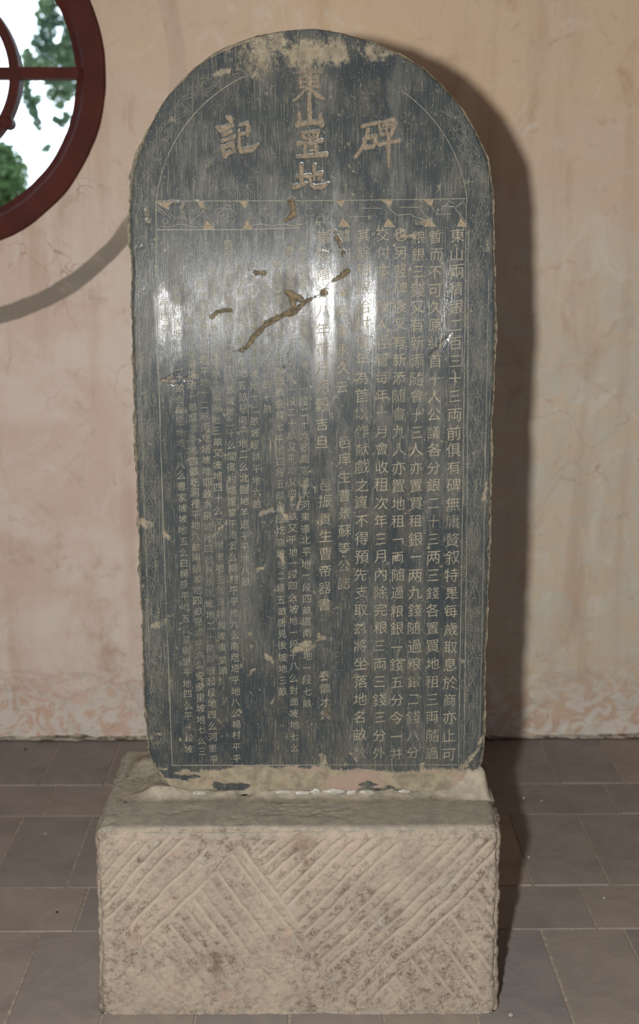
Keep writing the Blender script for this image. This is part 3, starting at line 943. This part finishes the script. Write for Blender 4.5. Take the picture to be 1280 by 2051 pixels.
def overlay(name, V2, Fs, mat, off=0.00035, parent=stele):
    """thin skin of carved-and-dust-filled shapes that follows the relief; V2 (n,2) on the face"""
    V2 = np.asarray(V2, float)
    dep, sc, du, pk = relief(V2[:, 0], V2[:, 1])
    V = np.stack([V2[:, 0], YS + dep - off, V2[:, 1]], -1) - SO
    if isinstance(Fs, np.ndarray):
        keep = sc[Fs].max(1) < 0.3 if name not in ('title_character',) else np.ones(len(Fs), bool)
        return link(name, mesh_np(name, V, Fs[keep], False), mat, parent)
    Fs = [f for f in Fs if max(sc[i] for i in f) < 0.3]
    return link(name, mesh_py(name, V, Fs), mat, parent)


# the six large title characters: fine cells inside the strokes
names = {'dong': '東', 'shan': '山', 'zhi': '置', 'di': '地', 'bei': '碑', 'ji': '記'}
for kx, ch in TITLE.items():
    pts = np.concatenate([[S(*p) for p in st[0]] for st in ch])
    lo, hi = pts.min(0) - 0.012, pts.max(0) + 0.012
    st_ = 0.0007
    nx, nz_ = int((hi[0] - lo[0]) / st_), int((hi[1] - lo[1]) / st_)
    gx, gz = np.meshgrid(lo[0] + np.arange(nx) * st_, lo[1] + np.arange(nz_) * st_)
    d = np.full(gx.shape, 1e9)
    for p_, w_ in ch: d = np.minimum(d, seg_dist(gx, gz, p_, w_))
    d = d + 0.0007 * fbm(gx * 300, gz * 300, 0, 2, 7)
    Fq = grid_faces(nz_, nx)
    ins = d.ravel()[Fq].mean(1) < 0
    if kx == 'dong':
        er = fbm(gx * 60, gz * 60, 0, 3, 17).ravel()[Fq].mean(1)
        ins &= er < 0.32
    Fq = Fq[ins]
    u_, inv = np.unique(Fq, return_inverse=True)
    V2 = np.stack([gx.ravel()[u_], gz.ravel()[u_]], -1)
    o = overlay('title_character', V2, inv.reshape(Fq.shape), M_title, 0.0003)
    o['label'] = 'large carved title character %s filled with tan dust' % names[kx]

# the body text: columns of characters, top to bottom, (text, x0, y0, x1, y1, size in photo pixels)
COLS = [
    ('東山兩積銀二百三十三両前俱有碑無庸贅叙特是每歲取息於商亦止可', 916, 472, 899, 1510, 32),
    ('暫而不可久原糾首十人公議各分銀二十三两三錢各置買地租三両隨過', 873, 473, 865, 1508, 31),
    ('粮銀三錢又有新添隨會十三人亦置買租銀一两九錢随過粮銀二錢八分', 838, 473, 828, 1508, 31),
    ('也另竪碑後又有新添随會九人亦置地租一両随過粮銀一錢五分今一并', 802, 470, 794, 1510, 31),
    ('交付本山僧人經管每年十月會收租次年三月內除完粮三両三錢三分外', 767, 470, 760, 1508, 31),
    ('其餘租銀給付值年為首以作献戲之資不得預先支取兹將坐落地名畝数', 728, 470, 721, 1508, 31),
    ('臚列於左用垂永久云', 690, 472, 686, 775, 28),
    ('邑庠生曹景蘇等公誌', 691, 885, 689, 1168, 29),
    ('旹乾隆廿八年荷月朔穀吉旦', 648, 472, 645, 886, 31),
    ('邑振貢生曹帝器書', 652, 970, 651, 1212, 30),
    ('秦懷才鐫', 650, 1354, 652, 1432, 24),
    ('曹景福置白邑西坡下平坡地一段二十六畝喬家灘大河東道北平地一段四畝道南平地一段七畝', 606, 500, 616, 1408, 21),
    ('曹廷簡置白邑坡下河西坡地一段二十畝又平地又四十畝又平地一段四么坡地一段十八么對面坡地七么', 581, 501, 590, 1498, 20.5),
    ('曹景尊置白家坡下平地四畝來樑七平地四段五畝榆樹圪嶺坡地二條五畝唐見後坡地三畝', 556, 532, 566, 1385, 20.5),
    ('曹永星置地一段平地四十畝', 531, 548, 536, 820, 20.5),
    ('曹景春置白家坡下平坡地十二畝坡經嶺平地六畝', 505, 534, 514, 1010, 20.5),
    ('曹永福置圪塔坡下平地五畝楊南平地二么北盤地羊道平平地八畝', 482, 540, 492, 1165, 20.5),
    ('曹景元置間家坡平地一段十八畝坡地二十么間宿村塌崖掌平地五么桐村平平地九么南圪塔平地八么楊村平平', 456, 489, 474, 1518, 20),
    ('曹景星置南坡下二平地二畝坡地三畝又坡地四十么又坡裡坡地三么杏林角坡後堂頭', 427, 542, 445, 1343, 20),
    ('曹永德置坡北圪塔平地十二畝南圪塔坡地四畝水泉坡地四畝送飯嶺坡地二十畝南頭起段地四么河里平', 405, 566, 427, 1520, 20),
    ('曹永祥置東坡地一畝成壇平地四畝圪洞裡平地六畝南頭坡地四畝安坡平六么安家里坡地七么三', 381, 642, 404, 1505, 20),
    ('曹家坡置坡平地二十畝杏角里坡地十八么曹家坡坡地五么白楊原平地五么莧糧里平地四么平一段坡', 353, 580, 379, 1500, 20),
    ('六畝地平', 328, 578, 331, 660, 20),
]
fc = bpy.data.curves.new('glyph_source', 'FONT'); fc.resolution_u = 2; fc.offset = -0.007
fo = bpy.data.objects.new('glyph_source', fc); col.objects.link(fo)
glyphs = {}
for chs in sorted(set(''.join(c[0] for c in COLS))):
    fc.body = chs
    dg = bpy.context.evaluated_depsgraph_get()
    me = bpy.data.meshes.new_from_object(fo.evaluated_get(dg))
    v = np.zeros(len(me.vertices) * 3, np.float32); me.vertices.foreach_get('co', v)
    v = v.reshape(-1, 3)[:, :2]
    tris = []
    me.calc_loop_triangles()
    t_ = np.zeros(len(me.loop_triangles) * 3, np.int32); me.loop_triangles.foreach_get('vertices', t_)
    glyphs[chs] = (v, t_.reshape(-1, 3))
    bpy.data.meshes.remove(me)
bpy.data.objects.remove(fo); bpy.data.curves.remove(fc)
rng = np.random.default_rng(12)
for text, x0, y0, x1, y1, size in COLS:
    n = len(text)
    VV, FF, o_ = [], [], 0
    big = size > 23
    for i, chs in enumerate(text):
        f = i / max(n - 1, 1)
        c = S(x0 + (x1 - x0) * f, y0 + (y1 - y0) * f)
        g, tr = glyphs[chs]
        s_ = size * PXM * rng.uniform(0.90, 1.02)
        q = (g - np.array([0.5, 0.38])) * s_
        if chs in '一二三十': q[:, 0] *= 0.86
        q[:, 1] += q[:, 0] * 0.085                       # brush-written strokes climb to the right
        a = rng.uniform(-0.05, 0.05); ca, sa = math.cos(a), math.sin(a)
        q = q @ np.array([[ca, sa], [-sa, ca]])
        q = q + 0.0006 * np.stack([fbm(q[:, 0] * 90 + i * 7, q[:, 1] * 90, 0, 2, 3), fbm(q[:, 0] * 90, q[:, 1] * 90 + i * 5, 0, 2, 4)], -1)
        q = q * (1 + 0.0) + c + rng.normal(0, 0.0007, 2)
        if big:
            overlay('inscription_character', q, tr, M_let)
        else:
            VV.append(q); FF.append(tr + o_); o_ += len(q)
    if not big:
        overlay('small_inscription_column', np.concatenate(VV), np.concatenate(FF), M_let_s)['kind'] = 'stuff'


# incised ornament: borders, vines, header band
class Lines:
    def __init__(s): s.V, s.F = [], []

    def add(s, pts, w=0.9, z=None):
        """pts in photo pixels on the face, w width in pixels"""
        p = np.array([S(*q) for q in pts]); w = w * PXM / 2
        t = np.gradient(p, axis=0); t /= np.maximum(np.linalg.norm(t, axis=1), 1e-9)[:, None]
        n = np.stack([-t[:, 1], t[:, 0]], 1)
        o = len(s.V)
        wv = w * (0.75 + 0.5 * np.abs(vnoise(p[:, 0] * 300, p[:, 1] * 300, 0, 5)))[:, None]
        a, b = p + n * wv, p - n * wv
        for i in range(len(p)): s.V += [a[i], b[i]]
        for i in range(len(p) - 1): s.F.append((o + 2 * i, o + 2 * i + 1, o + 2 * i + 3, o + 2 * i + 2))

    def poly(s, pts):
        o = len(s.V); s.V += [S(*q) for q in pts]; s.F.append(tuple(range(o, o + len(pts))))

    def done(s, name, mat=M_line, off=0.0003): return overlay(name, s.V, s.F, mat, off)


def dens(pts, step=4):
    out = []
    for (a, b), (c, d) in zip(pts[:-1], pts[1:]):
        m = max(1, int(math.hypot(c - a, d - b) / step))
        out += [(a + (c - a) * i / m, b + (d - b) * i / m) for i in range(m)]
    return out + [pts[-1]]


CX, CY = 627, 432
def arc_pts(r, a0, a1, n=90):
    return [(CX + r * math.cos(math.radians(a0 + (a1 - a0) * i / n)), CY - r * 0.985 * math.sin(math.radians(a0 + (a1 - a0) * i / n))) for i in range(n + 1)]


M_faint = mat_letters('faint_incised_line', (118, 115, 102), (96, 94, 86), 0.85)
# rule lines of the frame
lin_ = Lines()
lin_.add(dens([(345, 1533), (328, 1080), (316, 700), (312, 405)]), 1.5)
lin_.add(arc_pts(315, 175, 116), 1.4)
lin_.add(dens([(929, 1534), (936, 1000), (938, 470)]), 1.2)
lin_.add(dens([(918, 1534), (927, 1000), (934, 405)]), 1.1)
lin_.add(arc_pts(310, 55, 5), 1.2)
lin_.add(dens([(345, 1533), (640, 1532), (925, 1532)]), 1.6)
lin_.add(dens([(300, 1330), (285, 900), (277, 560)]), 0.8)
lin_.add(dens([(961, 1480), (972, 950), (979, 560)]), 0.8)
lin_.done('border_line')

# header band with triangles and meander lines
hb = Lines()
hb.add(dens([(311, 403), (640, 402), (936, 398)]), 1.3)
hb.add(dens([(312, 460), (480, 460), (600, 456)]), 1.8)
hb.add(dens([(720, 417), (765, 417)]), 1); hb.add(dens([(800, 415), (840, 415), (862, 445)]), 1)
hb.add(dens([(776, 414), (795, 431), (822, 429), (835, 436), (855, 440)]), 1.1); hb.add(dens([(862, 412), (877, 429), (905, 429)]), 1.1)
hb.add(dens([(908, 412), (936, 448)]), 1.1); hb.add(dens([(885, 413), (908, 414)]), 1.6); hb.add(dens([(893, 412), (900, 402), (908, 408)]), 1.4); hb.add(dens([(914, 414), (927, 405)]), 1.4)
hb.add(dens([(700, 434), (745, 433)]), .9)
hb.add(dens([(311, 410), (346, 440)]), 1.2); hb.add(dens([(330, 420), (352, 437), (368, 436)]), 1); hb.add(dens([(312, 418), (330, 432)]), 1); hb.add(dens([(395, 405), (430, 455)]), 1); hb.add(dens([(415, 417), (397, 432), (388, 440)]), 1)
hb.add([(331 + 5 * math.cos(t), 443 + 5.5 * math.sin(t)) for t in np.linspace(-1, 4.6, 20)], 1)
hb.add([(375 + 6 * math.cos(t), 432 + 9 * math.sin(t)) for t in np.linspace(-2.4, 5.2, 26)], 1)
hb.add([(386 + 4 * math.cos(t), 425 + 4 * math.sin(t)) for t in np.linspace(-2.4, 2.6, 14)], 1); hb.add([(364 + 4 * math.cos(t), 429 + 5 * math.sin(t)) for t in np.linspace(1.6, 5.6, 14)], 1)
hb.add([(x, 452 + 3 * math.sin((x - 320) / 9)) for x in range(320, 400, 3)], 1)
hb.add([(x, 453 - 4 * abs(math.sin((x - 500) / 14))) for x in range(500, 610, 3)], 1.4)
hb.add([(455 + 18 * math.cos(t), 432 + 14 * math.sin(t)) for t in np.linspace(3.3, 6.2, 24)], .9)
for x0 in (440, 530, 620):
    hb.add([(x0 + 10 * math.cos(t), 425 + 8 * math.sin(t)) for t in np.linspace(0.4, 5.4, 24)], .8)
    hb.add([(x0 + 22 + 8 * math.cos(t), 440 + 7 * math.sin(t)) for t in np.linspace(2.0, 7.4, 24)], .8)
hb.done('header_band')
M_tri = mat_letters('dust_filled_triangles', (146, 130, 107), (112, 104, 88), 0.5)
for x, y, w in [(328, 405, 17), (487, 403, 9), (680, 400, 10), (774, 399, 13), (858, 399, 11)]:
    tr = Lines(); tr.poly([(x - w, y), (x + w, y), (x + w * 0.55, y + 16)]); tr.done('triangle_inlay', M_tri)
for x, y, w in [(418, 459, 12), (497, 458, 10), (594, 452, 11), (690, 455, 14), (780, 455, 13), (862, 454, 13), (926, 454, 11)]:
    tr = Lines(); tr.poly([(x - w, y), (x + w, y), (x - w * 0.25, y - 18)]); tr.done('triangle_inlay', M_tri)
tr = Lines(); tr.poly([(398, 404), (409, 403), (405, 418)])
tr.done('triangle_inlay', M_tri)


# vine scrolls up both margins and round the shoulders
def vine(side):
    v = Lines()
    if side < 0:
        f = lambda y: (np.interp(y, [430, 700, 1080, 1533], [284, 290, 302, 318]))
        y1 = 1500
    else:
        f = lambda y: (np.interp(y, [430, 1000, 1533], [958, 951, 938]))
        y1 = 1490
    R0 = 341

    def at(s_, o):
        """s_ px along the strip from the foot, o px across it"""
        ln = y1 - CY
        if s_ <= ln:
            y = y1 - s_
            return (float(f(y)) + o, y)
        a = (s_ - ln) / R0
        r = R0 - o * side * -1 if side > 0 else R0 - o
        r = R0 + o * side
        return (CX + side * r * math.cos(a), CY - 0.985 * r * math.sin(a))
    tot = y1 - CY + R0 * math.radians(58 if side < 0 else 40)
    per = 128.0
    for ph in (0, math.pi):
        for dlt in (-3.2, 3.2):
            v.add([at(s_, 12 * math.sin(2 * math.pi * s_ / per / 1.0 + ph) * 0.9 + dlt + 2.5 * float(vnoise(s_ / 30, ph, dlt, 3))) for s_ in np.arange(0, tot, 4)], 0.75)
    r = random.Random(7 + side)
    k_ = 0
    s_ = 18
    while s_ < tot - 10:
        o = (-1) ** k_ * r.uniform(2, 9)
        R_ = r.uniform(5, 8); a0 = r.uniform(0, 6.28); dr = r.choice((-1, 1))
        v.add([at(s_ + R_ * (1 - 0.09 * t) * math.sin(a0 + dr * t), o + R_ * (1 - 0.09 * t) * math.cos(a0 + dr * t)) for t in np.linspace(0, 7.5, 30)], 0.9)
        for _ in range(3):
            a = r.uniform(0, 6.28); l = r.uniform(10, 20); bnd = r.uniform(-.9, .9)
            v.add([at(s_ + R_ * math.sin(a) + l * q * math.sin(a + bnd * q), np.clip(o + R_ * math.cos(a) + l * q * math.cos(a + bnd * q), -19, 19)) for q in np.linspace(0, 1, 8)], 0.85)
        s_ += r.uniform(24, 36); k_ += 1
    v.done('vine_border', M_faint)


vine(-1); vine(1)

# ------------------------------------------------------------------ pedestal
ped = bpy.data.objects.new('stone_pedestal', None); col.objects.link(ped)
PL, PR = P(190, 1840, YP).x, P(1003, 1840, YP).x
PD = 0.46
PO = np.array([(PL + PR) / 2, YP + PD / 2, 0.0])
ped.location = Vector(PO)
tag(ped, 'rough sandstone block with diagonal chisel marks carrying the stele', 'pedestal')


def ppx(x, z):
    """photo-like drawing coordinates on the front face, 1 px = the face's own scale"""
    u = (x - PL) / (PR - PL); w = (ZP - z) / ZP
    return 190 + u * 813, 1662 + w * 370


def grooves(x, z):
    px, py = ppx(x, z)
    wob = 7 * fbm(x * 9, z * 9, 0, 3, 101)
    l1 = (px - 485) * (1950 - 1690) - (py - 1690) * (250 - 485)        # sign: side of line 1
    A = (l1 < 0)
    l2x = 500 + (py - 1690) * 0.60
    l3x = 1000 - (py - 1725) * 0.88
    zone_b1 = (~A) & (px < l2x)
    zone_b2 = px > l3x
    back = zone_b1 | zone_b2
    fwd_c = (px * 0.70 + py * 0.72 + wob) / 21.5          # '/' strokes
    bwd_c = (px * 0.80 - py * 0.60 + wob * 0.6) / 23.0    # '\' strokes
    c = np.where(back, bwd_c, fwd_c)
    f = c - np.floor(c)
    idn = np.floor(c)
    v = np.clip(1 - np.abs(f - 0.5) / 0.27, 0, 1)
    v = v ** 0.8
    ln = 0.35 + 0.65 * sstep(-0.5, 0.0, vnoise(idn * 3.7, (px - py) / 150, 0, 105))
    m = ln * (0.55 + 0.45 * sstep(-0.4, 0.3, fbm(x * 7, z * 7, 4, 3, 107)))
    m = m * sstep(1672, 1690, py + 12 * vnoise(x * 30, 0, 0, 9)) * sstep(2022, 1975, py) * np.where(zone_b1 & (py > 1900), 0.5, 1.0)
    m = m * np.where((px < 235 + 0.25 * (py - 1700)) & (py > 1880), 0.15, 1.0)
    return v * m


def pedestal_body():
    r = 0.022
    lo = np.array([PL, YP, 0.0]); hi = np.array([PR, YP + PD, ZP])
    step = 0.0032
    Vs, Fs, off = [], [], 0

    def face(ax_u, ax_v, fix, val, flip, st):
        nonlocal off
        nu = int((hi[ax_u] - lo[ax_u]) / st) + 1; nv = int((hi[ax_v] - lo[ax_v]) / st) + 1
        u = np.linspace(lo[ax_u], hi[ax_u], NU[ax_u]); v = np.linspace(lo[ax_v], hi[ax_v], NU[ax_v])
        U, W = np.meshgrid(u, v)
        p = np.zeros(U.shape + (3,)); p[..., ax_u] = U; p[..., ax_v] = W; p[..., fix] = val
        f = grid_faces(*U.shape, off)
        if flip: f = f[:, ::-1]
        off += U.size
        Vs.append(p.reshape(-1, 3)); Fs.append(f)
    NU = {0: 270, 1: 110, 2: 140}
    face(0, 2, 1, lo[1], False, step); face(0, 2, 1, hi[1], True, step)
    face(1, 2, 0, lo[0], True, step); face(1, 2, 0, hi[0], False, step)
    face(0, 1, 2, hi[2], False, step); face(0, 1, 2, lo[2], True, step)
    V = np.concatenate(Vs); Fq = np.concatenate(Fs)
    ii, Fq = weld(V, Fq, 1e-5); V = V[ii]
    x, y, z = V.T
    ilo = lo + r; ihi = hi - r; ilo[2] = 0
    q = np.clip(V, ilo, ihi)
    d = V - q; L = np.linalg.norm(d, axis=1); L[L == 0] = 1
    n = d / L[:, None]
    base = q + n * r
    base[:, 2] = np.where(z <= 0, 0, base[:, 2])
    bx, by, bz = base.T
    lump = 0.009 * fbm(bx * 6, by * 6, bz * 6, 3, 111) + 0.0018 * fbm(bx * 30, by * 30, bz * 30, 3, 113) + 0.0018 * fbm(bx * 120, by * 120, bz * 120, 2, 115)
    front = np.clip(-n[:, 1], 0, 1) ** 4
    side = np.clip(np.abs(n[:, 0]), 0, 1) ** 4
    top = np.clip(n[:, 2], 0, 1) ** 4
    g = grooves(bx, bz) * front
    gs = np.clip(1 - np.abs(((by * 0.7 + bz * 0.7) / 0.03) % 1 - 0.5) / 0.27, 0, 1) * side * 0.6
    pits = (1 - np.clip(g * 1.5, 0, 1)) * front * np.clip(fbm(bx * 210, by * 210, bz * 210, 2, 118), 0, 1) * 0.0045
    disp = lump * (0.85 + 0.35 * side) - 0.0062 * g - 0.004 * gs - pits
    # chipped front and side arrises
    edge = (1 - np.maximum(np.maximum(np.abs(n[:, 0]), np.abs(n[:, 1])), np.abs(n[:, 2]))) * 3.3
    disp -= np.clip(edge, 0, 1) * 0.008 * np.clip(0.5 + fbm(bx * 22, by * 22, bz * 22, 3, 117), 0, 1.4)
    # tooling on the top, flat where the slab beds
    disp += top * 0.0022 * (fbm(bx * 18 + by * 10, by * 60 - bx * 12, 0, 3, 119))
    disp = np.where(n[:, 2] > 0.2, np.clip(disp, -0.014, -0.0005), disp)
    P3 = base + n * disp[:, None]
    P3[:, 2] = np.where(z <= 0, 0.0, np.maximum(P3[:, 2], 0.0))
    st = np.zeros(len(V))
    for cx_, cy_, rx, ry, am in [(605, 1690, 26, 22, .55), (612, 1728, 6, 8, .9), (432, 1930, 9, 22, .7), (430, 1950, 5, 9, .6), (350, 1798, 6, 3, .9), (660, 1650, 40, 12, .3)]:
        px, py = ppx(bx, bz)
        st = np.maximum(st, am * np.exp(-(((px - cx_) / rx) ** 2 + ((py - cy_) / ry) ** 2)) * (0.6 + 0.8 * (0.5 + 0.5 * fbm(bx * 80, by, bz * 80, 3, 121))) * front)
    return mesh_np('block', P3 - PO, Fq, True, {'groove': g, 'stain': np.clip(st, 0, 1)})


link('block', pedestal_body(), M_stone, ped)


# mortar bed round the foot of the slab: a height field over the top of the block
def mortar_bed():
    x0, x1 = P(236, 1600, YS).x, P(985, 1600, YS).x
    y0, y1 = YS - 0.045, YP + PD - 0.03
    nx, ny = 330, 150
    X, Y = np.meshgrid(np.linspace(x0, x1, nx), np.linspace(y0, y1, ny))
    fx0, fx1 = LL[3, 0] + 0.012, RR[3, 0] - 0.012
    dx = np.maximum(np.maximum(fx0 - X, X - fx1), 0); dy = np.maximum(np.maximum(YS - Y, Y - (YS + TH)), 0)
    d = np.hypot(dx, dy)
    n1 = fbm(X * 18, Y * 18, 0, 4, 131); n2 = fbm(X * 70, Y * 70, 0, 3, 133)
    h = 0.009 * np.exp(-(d / (0.016 + 0.008 * n1)) ** 2) * (1 + 0.5 * n1 + 0.3 * n2)
    def g(cx, cy, rx, ry, am): return am * np.exp(-(((X - cx) / rx) ** 2 + ((Y - cy) / ry) ** 2))
    h = h + g(fx1 - 0.005, YS - 0.004, 0.045, 0.02, 0.05) * (1 + 0.2 * n2) + g(fx1 + 0.02, YS + 0.06, 0.02, 0.06, 0.035)
    h = h + g(fx0 - 0.012, YS + 0.05, 0.028, 0.06, 0.008) + g(fx0 - 0.03, YS + 0.16, 0.045, 0.05, 0.022) + g(fx0 + 0.02, YS - 0.006, 0.05, 0.014, 0.012)
    # cavity under the slab
    c = P(490, 1588, YS)
    h = h - g(c.x, YS - 0.006, 0.012, 0.01, 0.024)
    ex = np.minimum(np.minimum(X - x0, x1 - X), np.minimum(Y - y0, y1 - Y))
    h = h * sstep(0, 0.02, ex) - 0.003 * (1 - sstep(0, 0.012, ex))
    Z = np.maximum(ZP + h + 0.0008 * n2, ZP + 0.0002)
    V = np.stack([X, Y, Z], -1).reshape(-1, 3)
    dk = sstep(0.6, 1.0, g(c.x, YS - 0.004, 0.012, 0.007, 1.0) * (1.15 + 0.3 * n2)).ravel()  # mask for the painted shade inside the cavity
    V = (V - SO) @ np.array(LINV).T
    return mesh_np('mortar_bed', V, grid_faces(ny, nx), True, {'dark': dk})


s = NT('mortar_bedding')
cm_ = s.mix(s.rr(s.noise(35, 6, 0.7), 0.35, 0.65), lin(164, 154, 135), lin(138, 131, 117))
cm_ = s.mix(s.attr('dark'), cm_, lin(22, 20, 18))  # shade of the hollow put into the colour as near-black
ck_ = s.rr(s.vor(13, feat='DISTANCE_TO_EDGE', co=s.mix(0.1, s.co, s.noise(20, 3, colr=True))), 0.02, 0.0)
cm_ = s.mix(s.math('MULTIPLY', s.math('MULTIPLY', ck_, s.rr(s.noise(9, 2), 0.5, 0.58)), 0.8), cm_, lin(60, 52, 44))
M_bed = s.out(cm_, 0.9, s.bump(s.noise(110, 6, 0.75), 0.6, 0.004), 0.25)
bed = link('mortar_bed', mortar_bed(), M_bed, stele)


def lump_mesh(name, rx, ry, rz, seed, nu=24, nv=14):
    V = []
    for i in range(nv + 1):
        t = math.pi * i / nv
        for j in range(nu):
            a = 2 * math.pi * j / nu
            d = Vector((math.sin(t) * math.cos(a), math.sin(t) * math.sin(a), math.cos(t)))
            f_ = 1 + 0.5 * float(fbm(d.x * 1.8 + seed, d.y * 1.8, d.z * 1.8, 3, seed))
            V.append((d.x * rx * f_, d.y * ry * f_, d.z * rz * f_))
    Fs = [(i * nu + j, (i + 1) * nu + j, (i + 1) * nu + (j + 1) % nu, i * nu + (j + 1) % nu) for i in range(nv) for j in range(nu)]
    return mesh_py(name, V, Fs, True)


# white lime squeezed out along the foot of the slab
for i, (px, py, w, h_) in enumerate([(402, 1586, 12, 7), (392, 1588, 7, 5), (566, 1589, 20, 4), (605, 1586, 18, 6), (631, 1588, 10, 8), (668, 1584, 24, 6), (704, 1585, 11, 8), (735, 1585, 16, 4), (812, 1582, 13, 4)]):
    p = P(px, py, YS - 0.012)
    o = link('lime_lump', lump_mesh('lime_lump', w * PXM, 0.006, h_ * PXM, 20 + i), M_white, bed)
    o.location = LINV @ (Vector((p.x, YS - 0.009, ZP + 0.0055 + 0.002 * ((i * 7) % 3))) - PIV)

# ------------------------------------------------------------------ crumbs on the floor
for i, (px, py, sz, lab, mt) in enumerate([
    (1023, 2036, 0.0065, 'largest white plaster crumb on the floor by the front right corner of the block', M_white),
    (1049, 1600, 0.006, 'small pale chip lying at the edge of the shadow right of the block', M_white),
    (1059, 1718, 0.004, 'tiny white crumb beside the shadow, midway along the right side of the block', M_white),
    (1085, 1605, 0.004, 'tiny crumb on the brick right of the pale chip at the shadow edge', M_white),
    (91, 1671, 0.0045, 'small white flake on the floor brick left of the block', M_white),
    (51, 1502, 0.0045, 'dark crumb near the wall foot at the far left', M_dark),
    (114, 1828, 0.004, 'dark speck on the brick row left of the block', M_dark),
    (1210, 1800, 0.004, 'pale grain near the right edge of the floor, in front of the long joint', M_white)]):
    p = F(px, py)
    o = link('plaster_crumb', lump_mesh('plaster_crumb', sz, sz * 0.8, sz * 0.55, 60 + i, 10, 6), mt)
    o.location = (p.x, p.y, sz * 0.5)
    o.rotation_euler = (0, 0, i * 1.3)
    tag(o, lab, 'crumb')
